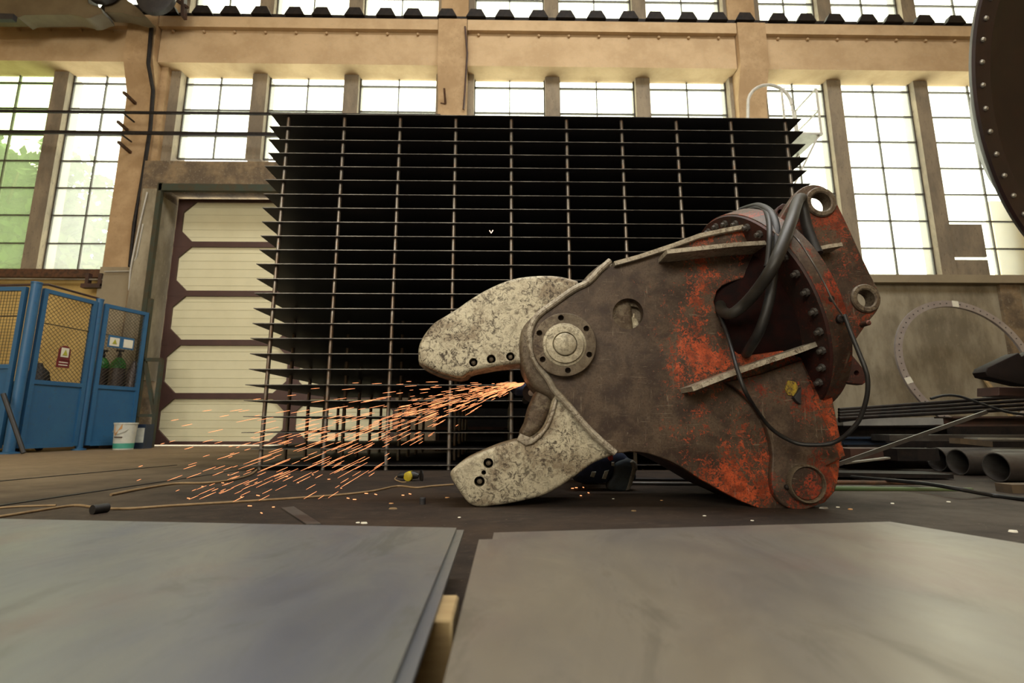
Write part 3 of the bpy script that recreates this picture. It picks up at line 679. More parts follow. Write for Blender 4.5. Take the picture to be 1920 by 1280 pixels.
# hub band behind the body edge
band = [(1140.6,486),(1124.5,494.6),(1104,512),(1089.5,528),(1066,543),(1037,564.6),(1011,582),(990,599.6),(977,620),(974,649),(977,678),(987.5,707.5),(1005,731),(1028,742.5),(1052,769),(1081,798),(1110,827),(1139,850)]
bead = [(1144,489),(1124,507),(1104,528),(1075,543),(1040,567.5),(1011,589),(997.7,608),(993,631.6),(997.7,661),(1008,684),(1028,710),(1040,731),(1066,760),(1095,795),(1124.5,824),(1153.7,849)]
plate('hub_band', [smo(band, 2)+[(1156,850),(1200,700),(1180,520),(1150,492)]], Y0+.035, .30, M['jaw_brown'], parent=sh, bevel=.03)
# main side plate
arch = [(1155,850),(1181.6,846.5),(1199,847.6),(1215,850),(1234,856),(1257,864.6),(1285,880),(1314.7,899),(1358,923.5),(1391,940),(1421,952),(1448.7,957),(1470,957)]
right = [(1492,955),(1514,953),(1547,942),(1566,921),(1573,893),(1575,862),(1586,855),(1574,811),(1566,770),(1556,715),(1546,680),(1524,640)]
opening = [(1500,652),(1424,663),(1405,665),(1385,663),(1375,655.5),(1361,620),(1345,590),(1339,565),(1344,546),(1355,535),(1368,529),(1413.5,515),(1440,506)]
topr = [(1440,470),(1405,428),(1392,430),(1350,437),(1308,447),(1260,465),(1197,485),(1150,498)]
inner = bead[1:-1]
body_out = [(1150,498)]+[(x+2, y+1) for x, y in inner]+arch+right+opening+topr[:-1]
holes = [circ(1177.6, 588, 29, 28), circ(1512, 905, 30, 24)]
bp = plate('side_plate', [body_out]+holes[:1], Y0, .05, M['body'], parent=sh, bevel=.006, label='brown side plate with flaking orange paint')
b = bm_(); P = [at(x, y, Y0-.004) for x, y in bead]; tube(b, crom(P, 5), .017, 10); obj('edge_bead', b, M['bare_edge'], parent=bp)
back_out = [(x, y) for x, y in body_out]
# rear side plate: same outline, farther back (read at the front plate's depth, then shifted)
bk = plate('side_plate', [body_out], Y0, .05, M['deep_red'], parent=sh, bevel=.006, label='dark red rear side plate'); bk.location = (.08, .47, .004)
# spine, floor and inner walls between the plates
def strip(name, pts, w0, w1, th, mat, parent, YR=None):
    """a plate edge-on to us along the polyline pts (read at depth Y0), running from depth w0 to w1"""
    b = bm_(); P = [at(x, y, YR or Y0) for x, y in pts]
    for p, q in zip(P[:-1], P[1:]): 
        m0 = (w0+w1)/2; a = Vector((p.x, m0, p.z)); c = Vector((q.x, m0, q.z)); bar(b, a, c, w1-w0, th)
    return obj(name, b, mat, parent=parent)
strip('top_plate', [(1150,497),(1197,484),(1260,463),(1308,445),(1350,436),(1394,428)], Y0-.03, Y0+.50, .022, M['bare_edge'], sh)
strip('belly_plate', [(1155,851),(1199,848),(1234,856),(1285,880),(1358,923.5),(1421,952)][:6], Y0+.03, Y0+.48, .02, M['deep_red'], sh).location = (0, 0, .012)
strip('stiffener_rib', [(1234,489),(1300,482),(1356,476),(1440,471)], Y0-.14, Y0+.02, .022, M['bare_edge'], sh)
strip('stiffener_rib', [(1276,733),(1340,708),(1400,687),(1460,667),(1524,643)], Y0-.16, Y0+.02, .024, M['bare_edge'], sh)
b = bm_(); 
box(b, at(1200,500,Y0).x, at(1335,500,Y0).x, Y0+.12, Y0+.44, at(1200,800,Y0).z, at(1200,510,Y0).z); obj('inner_box', b, M['soot'], parent=sh)
b = bm_(); c = at(1185, 596, Y0+.06); lathe(b, [(.085,.02),(.085,-.01),(.062,-.012),(.06,.015)], c, (0,1,0), 24); bm2 = b; obj('inner_ring', b, M['jaw_brown'], parent=sh)
b = bm_(); c = at(1184, 607, Y0+.05); lathe(b, [(.040,.06),(.040,0),(.036,-.004)], c, (0,1,0), 22); tube(b, [at(1188, 596, Y0+.02), at(1189, 588, Y0+.02)], .006, 8); obj('inner_pin', b, M['jaw'], parent=sh)
# main pivot
pv = Vector(at(1058.5, 646, Y0-.03))
ring = [circ(1058.5,646,59.5,56), circ(1058.5,646,20,30)]+[circ(x, y, 5.6, 14) for x, y in ((1051.9,595.5),(1011.5,624),(1017.5,673.5),(1065,694),(1105,664.5),(1099.5,615.5))]
pc = plate('pivot_cover', ring, Y0-.045, .05, M['jaw_brown'], parent=sh, bevel=.003, label='round steel pivot cover with six bolt holes')
b = bm_(); c = at(1058.5, 646, Y0-.045); s = .00268
lathe(b, [(.112, .002), (.108, -.003), (.097, -.006), (.093, -.016), (.062, -.018), (.060, -.004), (.057, -.004), (.055, -.022), (.048, -.026), (.001, -.027)], c, (0,1,0), 48); obj('pivot_boss', b, M['jaw'], parent=pc)
# lug plate and lower pin
lug = [(1361,716),(1380,728),(1396.7,743),(1412,759),(1424,776),(1434,793),(1440.5,811),(1446,830),(1448.7,852),(1448,872),(1447,893),(1448,909),(1451,923.5),(1459,937),(1470.6,948),(1485,954),(1503,956),(1525,951),(1545,940),(1560,922),(1566,900),(1560,883),(1550,873),(1577,860),(1563.5,822),(1545,785),(1525,748.5),(1530,738),(1519,715),(1503,674.7),(1430,700)]
lp = plate('lug_plate', [smo(lug[:22],2)+lug[22:]], Y0-.036, .04, M['body_red'], parent=sh, bevel=.008, label='reddish raised lug plate around the lower pin')
b = bm_(); c = at(1508.8, 905.8, Y0-.036); lathe(b, [(.077, .02), (.077, -.014), (.072, -.018), (.001, -.018)], c, (0,1,0), 40); obj('lug_pin', b, M['body_red'], parent=lp)
b = bm_(); lathe(b, [(.078, .0), (.078, -.022), (.081, -.030), (.087, -.030), (.092, -.022), (.092, .0)], c, (0,1,0), 48); obj('retaining_ring', b, M['jaw_brown'], parent=lp)
b = bm_(); lathe(b, [(.012,.0),(.012,-.02),(.006,-.026)], at(1473,912,Y0-.03), (0,1,0), 10); obj('grease_bolt', b, M['dark_steel'], parent=lp)
b = bm_(); e = [(1478,713),(1492,716),(1497,727),(1489,742),(1478,740),(1472,728)]
P = [at(x, y, Y0-.043) for x, y in e]; f = [b.verts.new(p) for p in P]; g2_ = [b.verts.new(p+Vector((0,.01,0))) for p in P]; b.faces.new(f); b.faces.new(g2_[::-1])
for k in range(6): b.faces.new((f[k], f[(k+1)%6], g2_[(k+1)%6], g2_[k]))
M['yellow_flake'] = simple('yellow_paint_flakes', (.42,.30,.02), (.10,.06,.02), 60, .7); obj('paint_mark', b, M['yellow_flake'], parent=lp, label='flaked yellow paint mark')
plate('hook_plate', [[(1489,745),(1503,726),(1502,758),(1494,752)]], Y0-.06, .035, M['soot'], parent=lp, bevel=.003)
# slewing flange (turntable) square to the shear's axis
EL = .349; AX = Vector((math.cos(EL), 0, math.sin(EL))); C = Vector((1.417, 2.75, 1.010)); RB = .561
_, fa, fb = frame_of(AX, Vector((0,1,0)))
b = bm_(); lathe(b, [(.30, .0), (.60, .0), (.605, .012), (.605, .115), (.40, .118)], C, AX, 96)
sf = obj('slewing_flange', b, M['deep_red'], parent=sh, label='large dark red slewing flange ringed with bolts')
b = bm_(); t0 = 0
pts = []
for k in range(30):
    a = 2*math.pi*k/72
lathe(b, [(.607, .012), (.609, .014), (.609, .108), (.607, .112)], C, AX, 96); obj('flange_band', b, M['body_red'], parent=sf)
b = bm_(); p = C+Vector((0, -RB, 0)); lathe(b, [(.02, 0), (.02, -.012), (.012, -.014), (.012, -.03), (.004, -.032)], p, AX, 8)
WP0 = WP[sf.name]; fbolt = obj('flange_bolt', b, M['grey_steel'], parent=sf)
for k in range(1, 36):
    a = 2*math.pi*k/36; d = Matrix.Rotation(a, 3, AX) @ Vector((0, -RB, 0)); copy_obj(fbolt, sf, tuple(d-Vector((0, -RB, 0))))
# drum behind the flange and neck in front of it
b = bm_(); lathe(b, [(.30, -.32), (.36, -.10), (.42, .0)], C, AX, 48); obj('neck_housing', b, M['grimy'], parent=sh)
b = bm_(); lathe(b, [(.48, .11), (.48, .20), (.40, .22)], C, AX, 64); obj('swivel_drum', b, M['deep_red'], parent=sh)
# mounting bracket: two lug plates with eyes
br = [(1450,430),(1470,395),(1490,365),(1498,356),(1509,349),(1520,346),(1532,346),(1545,350),(1556,358),(1564,369),(1579,399.5),(1596,435.5),(1620,488),(1641,531),(1650,549),(1652,563),(1648,578),(1640,590),(1625,608),(1600,645),(1580,690),(1530,640),(1480,520)]
YBK = 2.50
eyes = [circ(1537, 380, 19.5, 28), circ(1621, 560, 17.5, 28)]
mb = plate('mount_plate', [smo(br[:20],2)+br[20:]]+eyes, YBK, .06, M['body_red2'], parent=sh, bevel=.008, label='dark red mounting plate with two pin eyes')
mb2 = plate('mount_plate', [smo(br[:20],2)+br[20:]]+eyes, YBK, .06, M['deep_red'], parent=sh, bevel=.008); mb2.location = (0, .46, .0)
for (x, y, r) in ((1537, 380, 19.5), (1621, 560, 17.5)):
    for dy in (0,):
        b = bm_(); c = at(x, y, YBK); k = (at(x+1, y, YBK)-c).length
        pr = [(r*k-.003, .06), (r*k-.003, -.012), (r*k+.004, -.018), (r*k+.022, -.018), (r*k+.028, -.010), (r*k+.028, .0)]
        seg = 36; rings = [[b.verts.new(c+Vector((q[0]*math.cos(2*math.pi*i/seg), q[1], q[0]*math.sin(2*math.pi*i/seg)))) for i in range(seg)] for q in pr]
        for i in range(len(pr)-1):
            for j in range(seg): b.faces.new((rings[i][j], rings[i][(j+1)%seg], rings[i+1][(j+1)%seg], rings[i+1][j]))
        obj('eye_boss', b, M['jaw_brown'], parent=mb)
strip('mount_rib', [(1512,478),(1530,474),(1556,470)], YBK-.10, YBK+.02, .02, M['bare_edge'], sh, YBK)
for x, y in ((1557.5, 560), (1578, 597)):
    b = bm_(); c = at(x, y, 2.15); lathe(b, [(.02, .06), (.02, 0), (.014, -.006), (.001, -.007)], c, (0,1,0), 18); obj('stop_pin', b, M['dark_steel'], parent=sf)
b = bm_(); c = at(1621, 607, YBK-.02); lathe(b, [(.014, .06), (.014, -.03), (.008, -.035)], c, (0,1,0), 14); obj('pin_bolt', b, M['body_red'], parent=mb)
plate('lifting_lug', [[(1583,652),(1591,655.5),(1610,679),(1629,703),(1630,712),(1618,721),(1600,719),(1580,716),(1570,690)], circ(1606,699,5,12)], 2.36, .05, M['deep_red'], parent=sh, bevel=.006)
# weld beads on the mount plate
b = bm_(); P = [at(x, y, YBK-.006) for x, y in ((1544,495),(1551,506),(1556,518),(1562,528),(1568,538))]; tube(b, P, .008, 8, True, [.004,.008,.006,.009,.005]); obj('weld_bead', b, M['bare_edge'], parent=mb)
# hydraulic hoses
def hose(pts, r, name='hydraulic_hose', mat='black', par=sh):
    b = bm_(); tube(b, crom([at(*p) for p in pts], 8), r, 12); return obj(name, b, M[mat], parent=par)
M['hose'] = simple('worn_rubber_hose', (.026,.024,.020), (.018,.017,.015), 10, .5)
hose([(1350,572,2.47),(1356,584,2.40),(1372,588,2.33),(1396,570,2.28),(1420,543,2.2),(1446,505,2.12),(1464,466,2.12),(1483,414,2.2),(1496,376,2.38),(1503,372,2.45)], .0285, mat='hose')
hose([(1503,376,2.45),(1507,395,2.46),(1513,425,2.45),(1524,456,2.42),(1533,476,2.40)], .027)
hose([(1394,398,2.62),(1414,391,2.5),(1432,395,2.4),(1441,412,2.3),(1443,445,2.22),(1440,485,2.2),(1437,500,2.2)], .013)
hose([(1390,396,2.66),(1420,388,2.5),(1443,400,2.36),(1454,425,2.28),(1456,455,2.24),(1450,500,2.22),(1443,560,2.22),(1425,618,2.26),(1404,655,2.36),(1398,664,2.47)], .024)
hose([(1583,590,2.14),(1594,620,2.12),(1608,655,2.1),(1622,690,2.08),(1627,712,2.08),(1625,745,2.1),(1612,785,2.14),(1591,811,2.18),(1570,826,2.22),(1547,833,2.25),(1506,833,2.3),(1480,825,2.32),(1452,808,2.32),(1429.5,784,2.3),(1399.5,737.6,2.2),(1383,694,2.22),(1372,655.5,2.3),(1361,620,2.38),(1346,582,2.44)], .0095, 'control_hose')
hose([(1486,440,2.2),(1500,455,2.13),(1524,492,2.1),(1545,530,2.1),(1562,565,2.1),(1580,592,2.13)], .004, 'control_line', 'grey_steel')
# small cap lug with hole behind the hose
plate('lifting_lug', [[(1449,428),(1451,405),(1458,388),(1468,381),(1478,382),(1485,390),(1484,405),(1478,425)], circ(1463,397,5,12)], 2.72, .05, M['deep_red'], parent=sh, bevel=.006)
b = bm_(); tube(b, [at(1375, 592, 2.6), at(1425, 586, 2.7)], .03, 14); tube(b, [at(1362, 560, 2.7), at(1366, 640, 2.7)], .016, 8); tube(b, [at(1378, 552, 2.7), at(1381, 640, 2.7)], .012, 8); obj('hydraulic_fitting', b, M['grey_steel'], parent=sh)
# ------------------------------------------------------------------ steel sheets in front
def slab(name, pts, z0, th, mat, lab, cat='steel sheet'):
    b = bm_(); lo = [b.verts.new((p[0], p[1], z0-th)) for p in pts]; hi = [b.verts.new((p[0], p[1], z0)) for p in pts]; n = len(pts)
    b.faces.new(hi); b.faces.new(lo[::-1])
    for k in range(n): b.faces.new((lo[k], lo[(k+1)%n], hi[(k+1)%n], hi[k]))
    return obj(name, b, mat, label=lab, cat=cat)
ZP = .13
def ext(p, q, yy): t = (yy-p.y)/(q.y-p.y); return p+(q-p)*t
a = gr(856, 989, ZP); c = gr(735, 1280, ZP); d = gr(0, 972, ZP); e = ext(a, c, -.6); dl = a+(d-a)*1.6
slab('steel_sheet', [a, e, (e.x-2.6, -.6), dl], ZP, .008, M['plate_blue'], 'upper blue grey steel sheet lying in front of the open jaws')
a2 = gr(870, 993, ZP-.010); c2 = gr(772, 1280, ZP-.010); e2 = ext(a2, c2, -.6)
slab('steel_sheet', [a2, e2, (e2.x-2.5, -.6), (dl.x+.1, a2.y+.08)], ZP-.010, .008, M['plate_blue'], 'lower steel sheet showing as a narrow strip under the blue grey sheet')
a = gr(898, 1011, ZP); c = gr(831, 1280, ZP); e = ext(a, c, -.6); k1 = gr(1650, 985, ZP); k2 = gr(1920, 1028, ZP); k3 = k1+(k2-k1)*4
slab('steel_sheet', [a, e, (k3.x+.0, -.6), k3, k1], ZP, .008, M['plate_tan'], 'upper tan grey steel sheet lying in front of the shear body')
a2 = gr(926, 998, ZP-.010); k1 = gr(1668, 977.5, ZP-.010); k2 = gr(1920, 1019, ZP-.010); k3 = k1+(k2-k1)*4; e2 = ext(a2, gr(862, 1280, ZP-.010), -.6)
slab('steel_sheet', [a2, e2, (k3.x, -.6), k3, k1], ZP-.010, .008, M['plate_tan'], 'lower tan sheet whose far edge shows beyond the upper tan grey sheet')
zt = ZP-.019; 
def timber(p, x0, x1, w, lab):
    b = bm_(); box(b, x0, x1, p.y-w, p.y, 0.0, zt); o = obj('timber', b, M['wood'], label=lab, cat='timber'); m = o.modifiers.new('bevel', 'BEVEL'); m.width = .004
p = gr(846, 1114, zt); timber(gr(846, 1114, zt), -1.7, gr(861, 1114, zt).x, .11, 'wooden block end sticking out in the gap between the two steel sheets')
p = gr(1300, 1080, zt); b = bm_(); box(b, gr(1000, 1080, zt).x, 1.6, p.y-.11, p.y, 0, zt); obj('timber', b, M['wood'], label='wooden bearer hidden under the tan grey steel sheet', cat='timber')
p = gr(500, 1040, zt); b = bm_(); box(b, -1.5, -.3, 1.2, 1.3, 0, zt); obj('timber', b, M['wood'], label='wooden bearer under the far edge of the blue grey sheet', cat='timber')
# ------------------------------------------------------------------ floor bits
def rail_groove(p, q, w, n):
    b = bm_(); P, Q = gr(*p), gr(*q); D = (Q-P); P = P-D*.6; bar(b, P+Vector((0,0,.001)), Q+Vector((0,0,.001)), w, .006); st('trim_%d' % n, b, M['dark_steel'])
rail_groove((0, 948), (480, 877), .035, 10); rail_groove((0, 902), (330, 872), .03, 11)
def floorcord(name, pts, r, mat, lab):
    b = bm_(); P = [gr(x, y, r) for x, y in pts]; tube(b, crom(P, 6), r, 8); return obj(name, b, mat, label=lab, cat='cord')
floorcord('extension_cord', [(482,880),(468,890),(430,900),(385,905),(330,906),(270,915),(208,927)], .008, M['cord'], 'tan cord snaking from the rack corner across the pale floor')
cd = thing('extension_cord', 'long tan cord with a plug lying along the floor before the sparks', 'cord', tuple(gr(184, 953)))
b = bm_(); P = [gr(x, y, .006) for x, y in ((-60,975),(0,968),(70,957),(140,947),(186,952),(240,953),(330,947),(450,940),(560,933),(640,927),(700,920),(745,911),(780,914),(810,911),(850,908))]; tube(b, crom(P, 6), .006, 8); obj('cable', b, M['cord'], parent=cd)
b = bm_(); q = gr(184, 954, .02); cyl(b, q+Vector((-.01,-.02,0)), q+Vector((.01,.04,0)), .021, 14); obj('plug', b, M['black'], parent=cd)
floorcord('extension_cord', [(0,952),(40,949),(105,947)], .005, M['cord'], 'short thin tan cord at the picture edge beside the long cord')
# angle grinder lying on the floor
q = gr(766, 902); gt = thing('angle_grinder', 'black and yellow angle grinder lying on the floor by the rack', 'angle grinder', tuple(q))
k = .0027; cz = Vector((q.x, q.y+.03, .034))
b = bm_(); tube(b, [cz+Vector((-.085,0,.0)), cz+Vector((-.06,0,.004)), cz+Vector((-.01,0,.006)), cz+Vector((.035,0,.006)), cz+Vector((.065,0,0))], .026, 14, True, [.012,.02,.027,.027,.018]); obj('grinder_body', b, M['black'], parent=gt)
b = bm_(); lathe(b, [(.022,-.034),(.032,-.03),(.034,.0),(.030,.03)], cz+Vector((.0,.0,.0)), (.3,1,.1), 18); obj('gear_head', b, M['yellow_plastic'], parent=gt)
b = bm_(); lathe(b, [(.008,-.004),(.042,-.003),(.042,.003),(.008,.004)], cz+Vector((.085,.0,.0)), (1,.5,.0), 24); obj('disc_guard', b, M['dark_steel'], parent=gt)
b = bm_(); tube(b, crom([cz+Vector((-.085,0,0)), cz+Vector((-.1,-.02,-.02)), cz+Vector((-.04,-.1,-.03)), cz+Vector((.0,-.11,-.03))], 5), .004, 8); obj('power_cable', b, M['cord'], parent=gt)
b = bm_(); lathe(b, [(.016,0),(.016,.03),(.013,.034),(.001,.034)], gr(792, 945), (0,0,1), 16); obj('steel_bung', b, M['soot'], label='small dark cap standing on the floor near the lower jaw tip', cat='cap')
b = bm_(); P = [gr(x, y, .006) for x, y in ((527,951),(551,949),(602,981),(575,982))]; f = [b.verts.new(p_) for p_ in P]; g_ = [b.verts.new(p_-Vector((0,0,.005))) for p_ in P]; b.faces.new(f); b.faces.new(g_[::-1])
for k_ in range(4): b.faces.new((f[k_], f[(k_+1)%4], g_[(k_+1)%4], g_[k_]))
obj('flat_bar', b, M['grey_steel'], label='short flat steel bar on the floor at the edge of the blue grey sheet', cat='bar')
scr = [(733,944,.012,'orange_drip'),(737,954,.018,'cord'),(838,933,.012,'orange_drip'),(683,981,.014,'paper'),(672,980,.01,'paper'),(1188,958,.012,'cord'),(1321,967,.008,'paper'),(1595,955,.013,'orange_drip'),(1570,951,.01,'paper'),(1673,944,.012,'paper'),(1779,941,.011,'paper'),(1900,997,.018,'paper'),(1545,953,.02,'pale_steel'),(1410,976,.008,'paper'),(1205,880,.006,'paper'),(862,1000-30,.008,'paper'),(1150,935,.007,'paper'),(1240,938,.008,'orange_drip')]
where = ['before the cord end', 'beside the dark cap', 'at the lower jaw tip', 'at the edge of the blue grey sheet', 'at the blue grey sheet edge, smaller one', 'in front of the arch of the shear', 'before the tan sheet under the arch', 'just past the lug pin', 'right beside the lug of the shear', 'near the green tube', 'on the dark floor before the pipes', 'near the corner of the tan sheet', 'touching the shear lug', 'behind the tan sheet edge', 'under the arch of the shear', 'before the lower jaw', 'beside the boot', 'under the shear body']
cn = {'orange_drip': 'orange', 'cord': 'tan', 'paper': 'pale', 'pale_steel': 'silvery'}
for k_, (x, y, s, m) in enumerate(scr):
    b = bm_(); q = gr(x, y); rr_ = random.Random(k_); v = []
    for i in range(6): a_ = i*math.pi/3+rr_.uniform(-.3,.3); v.append((s*math.cos(a_)*rr_.uniform(.7,1.3), s*.7*math.sin(a_)))
    lo = [b.verts.new((q.x+x_, q.y+y_, 0)) for x_, y_ in v]; hi = [b.verts.new((q.x+x_*.8, q.y+y_*.8, s*.35)) for x_, y_ in v]
    b.faces.new(lo[::-1]); b.faces.new(hi)
    for i in range(6): b.faces.new((lo[i], lo[(i+1)%6], hi[(i+1)%6], hi[i]))
    obj('scrap_chip', b, M[m], label='tiny %s scrap chip on the floor %s' % (cn[m], where[k_]), cat='scrap', group='scrap chips on the floor')
# ------------------------------------------------------------------ pile of steel on the right
def pb(name, p, q, Yp, Yq, h, d, mat, lab, cat, prof='box'):
    """a long bar between two seen points; h height, d depth"""
    b = bm_(); P, Q = at(p[0], p[1], Yp), at(q[0], q[1], Yq)
    if prof == 'box': bar(b, P, Q, d, h)
    elif prof == 'tube': tube(b, [P, Q], h/2, 14)
    elif prof == 'I':
        D, A_, B_ = frame_of(Q-P)
        for s in (-1, 1): bar(b, P+B_*s*(h/2-.008), Q+B_*s*(h/2-.008), d, .016)
        bar(b, P, Q, .012, h-.03)
    elif prof == 'bundle':
        k = 0
        for s in range(3):
            for t_ in range(2): tube(b, [P+Vector((0, s*.045, -t_*.045)), Q+Vector((0, s*.045, -t_*.045))], .021, 10)
    return obj(name, b, M[mat], label=lab, cat=cat)
b = bm_(); box(b, 3.12, 7.6, 4.55, 5.45, 0, .085); obj('steel_plate', b, M['dark_steel'], label='thick black plate at the bottom of the steel pile', cat='plate')
for k, (yo, lb) in enumerate(((0, 'topmost'), (5.5, 'second'), (11, 'third'), (16.5, 'fourth'))):
    pb('steel_tube', (1573, 768+yo), (1990, 738+yo*1.5), 4.55-.04*k, 4.6-.04*k, .034, 0, 'dark_steel', '%s long dark tube sloping across the steel pile behind the hose loop' % lb, 'tube', 'tube')
pb('steel_beam', (1573, 791), (1772, 789), 4.9, 4.9, .075, .12, 'white_paint', 'pale bright beam under the bundle of dark tubes', 'beam', 'box')
pb('steel_beam', (1573, 808), (1775, 808), 4.86, 4.86, .11, .14, 'dark_steel', 'dark beam directly below the pale bright beam', 'beam', 'I')
pb('steel_beam', (1770, 790), (2200, 788), 4.5, 4.5, .09, .2, 'brown_beam', 'red brown beam with a bright top edge in the pile above the pipes', 'beam', 'I')
pb('flat_bar', (1770, 781.5), (2200, 780), 4.46, 4.46, .006, .1, 'pale_steel', 'thin bright strip on top of the red brown beam', 'bar')
pb('flat_bar', (1573, 789), (1712, 771), 4.75, 4.75, .03, .03, 'dark_steel', 'dark slim bar slanting over the pale bright beam', 'bar')
pb('steel_beam', (1650, 820), (2200, 822), 4.5, 4.5, .055, .22, 'grey_steel', 'grey flat beam lying below the red brown beam', 'beam', 'box')
pb('steel_beam', (1573, 826), (1660, 826), 4.7, 4.7, .07, .12, 'blue_dark', 'bluish dark beam in the pile behind the shear lug', 'beam', 'I')
pb('steel_plate', (1573, 850), (1700, 850), 4.4, 4.4, .10, .3, 'brown_beam', 'brown thick slab low in the pile behind the shear lug', 'plate', 'box')
pb('steel_beam', (1665, 851), (1742, 851), 4.2, 4.2, .10, .2, 'dark_steel', 'short black block beside the mouths of the pipes', 'block', 'box')
pb('flat_bar', (1560, 874), (1850, 772), 3.75, 4.0, .03, .012, 'grey_steel', 'narrow grey bar leaning diagonally across the steel pile', 'bar')
pb('flat_bar', (1560, 871), (1665, 858), 3.9, 3.9, .012, .05, 'pale_steel', 'short pale strip under the diagonal grey bar', 'bar')
pb('flat_bar', (1820, 822), (2100, 824), 4.1, 4.1, .014, .12, 'pale_steel', 'long pale strip above the pipes', 'bar')
pb('steel_plate', (1732, 855), (1742, 850), 4.3, 4.3, .11, .02, 'pale_steel', 'pale upright plate end at the farthest pipe mouth', 'plate')
pb('timber', (1790, 826), (1850, 832), 4.0, 4.0, .045, .1, 'old_wood', 'short weathered wood block lying on the pipes', 'timber')
pb('flat_bar', (1440, 885), (1760, 890), 3.75, 3.75, .03, .25, 'dark_steel', 'flat dark bar low on the floor between shear and pipes', 'bar')
pb('steel_tube', (1440, 904), (1728, 905), 3.25, 3.25, .028, 0, 'rusty', 'thin rusty tube on the floor right behind the green tube', 'tube', 'tube')
pb('steel_tube', (1420, 914), (1822, 919), 3.08, 3.03, .032, 0, 'green_tube', 'green tube lying on the floor beside the shear lug', 'tube', 'tube')
pb('steel_tube', (1160, 898), (1440, 901), 3.45, 3.45, .022, 0, 'dark_steel', 'nearer thin dark rod on the floor beneath the arch', 'rod', 'tube')
pb('steel_tube', (1090, 905), (1440, 908), 3.32, 3.32, .022, 0, 'grey_steel', 'thin grey rod on the floor beneath the arch of the shear', 'rod', 'tube')
def openpipe(x, y, Y, R, lab, dy=.03):
    b = bm_(); c = at(x, y, Y); c.z = R+.002 if True else c.z; e = c+Vector((3.2, dy*3.2, 0)); d, a_, b_ = frame_of(e-c); seg = 36; rings = []
    for rr_, o_ in ((R*.93, e), (R, e), (R, c), (R*.93, c), (R*.93, e)):
        rings.append([b.verts.new(o_+(a_*math.cos(2*math.pi*k/seg)+b_*math.sin(2*math.pi*k/seg))*rr_) for k in range(seg)])
    for i in range(4):
        for k in range(seg): b.faces.new((rings[i][k], rings[i][(k+1)%seg], rings[i+1][(k+1)%seg], rings[i+1][k]))
    obj('steel_pipe', b, M['grey_steel'], label=lab, cat='pipe')
openpipe(1757, 866, 4.25, .10, 'farthest open pipe mouth of the three large grey pipes')
openpipe(1796, 870, 3.95, .10, 'middle one of the three large grey pipes on the floor')
openpipe(1868, 879, 3.48, .10, 'nearest and largest looking of the three grey pipes on the floor', .02)
plate('steel_plate', [[(1848,697),(1852,689),(1911,661),(1916,668),(1960,650),(2100,640),(2100,730),(1920,722),(1853,706)]], 3.9, .12, M['soot2'], bevel=.008, label='pointed dark plate jutting in above the pile near the ring', cat='plate')
plate('steel_block', [[(1873,725),(2000,727),(2000,746),(1873,741)]], 4.1, .2, M['brown_beam'], bevel=.008, label='brown block end under the pointed dark plate', cat='block')
b = bm_(); tube(b, [at(1846, 739, 4.9), at(2000, 744, 4.95)], .038, 16); obj('steel_tube', b, M['pale_steel'], label='short bright tube end on top of the pile below the ring', cat='tube')
b = bm_(); p_ = at(1838, 698, 9.12); q_ = at(1871, 745, 8.9); bar(b, p_+(q_-p_)*(p_.z/(p_.z-q_.z)), p_, .07, .03); obj('wooden_lath', b, M['wood'], label='light wooden lath leaning on the wall inside the ring', cat='lath')
b = bm_(); tube(b, crom([at(*p) for p in ((1745,747,4.5),(1772,741,4.48),(1800,743,4.45),(1835,755,4.4),(1880,770,4.35),(1925,777,4.3),(2000,780,4.3))], 6), .012, 8); obj('power_cable', b, M['black'], label='black cable arching over the dark tubes of the pile', cat='cable')
b = bm_(); tube(b, crom([gr(*p) for p in ((1570,891,.012),(1620,896,.03),(1680,901,.045),(1740,907,.05),(1800,917,.045),(1860,928,.012),(1925,936,.012),(2000,945,.012))], 6), .012, 8); obj('power_cable', b, M['black'], label='black cable on the floor curving toward the nearest pipe', cat='cable')
b = bm_(); box(b, 3.9, 8.6, 5.6, 6.7, 0, .40); box(b, 3.95, 8.6, 5.65, 6.6, .40, .44)
obj('steel_plate', b, M['dark_steel'], label='low dark stack of plates at the back of the steel pile', cat='plate')
b = bm_(); q = gr(1915, 925); box(b, q.x-.05, q.x+.2, q.y, q.y+.1, 0, .05); obj('timber', b, M['old_wood'], label='wood offcut on the floor at the right picture edge', cat='timber')
# flange ring leaning on the wall
rt = thing('flange_ring', 'large thin grey flange ring leaning against the wall behind the steel pile', 'ring', (8.02, 8.3, .25))
C2 = Vector((8.02, 8.3, 1.434)); n2 = Vector((.004, math.cos(-.178), math.sin(-.178))).normalized(); d2, a2_, b2_ = frame_of(n2)
b = bm_(); R2, r2 = 1.20, 1.08; seg = 96; th = .02; rings = []
for rr_, t_ in ((r2, -th), (R2, -th), (R2, th), (r2, th)):
    rings.append([b.verts.new(C2+d2*t_+(a2_*math.cos(2*math.pi*k/seg)+b2_*math.sin(2*math.pi*k/seg))*rr_) for k in range(seg)])
for i in range(4):
    for k in range(seg): b.faces.new((rings[i][k], rings[i][(k+1)%seg], rings[(i+1)%4][(k+1)%seg], rings[(i+1)%4][k]))
obj('ring', b, M['galv'], parent=rt)
b = bm_()
for k in range(60):
    a_ = 2*math.pi*k/60; p = C2+(a2_*math.cos(a_)+b2_*math.sin(a_))*1.14; lathe(b, [(.012, -th-.002), (.012, -th+.001)], p, d2, 8)
obj('bolt_holes', b, M['soot'], parent=rt, kind='stuff')
for x, y in ((1699, 714), (1818, 577)):
    q = at(x, y, 8.2); v = q-C2; v = v-d2*v.dot(d2); v.normalize(); b = bm_(); c = C2+v*1.14-d2*(th+.003); w = v.cross(d2); bar(b, c-w*.055, c+w*.055, .12, .006, up=d2); obj('sticker', b, M['paper'], parent=rt, label='white sticker')
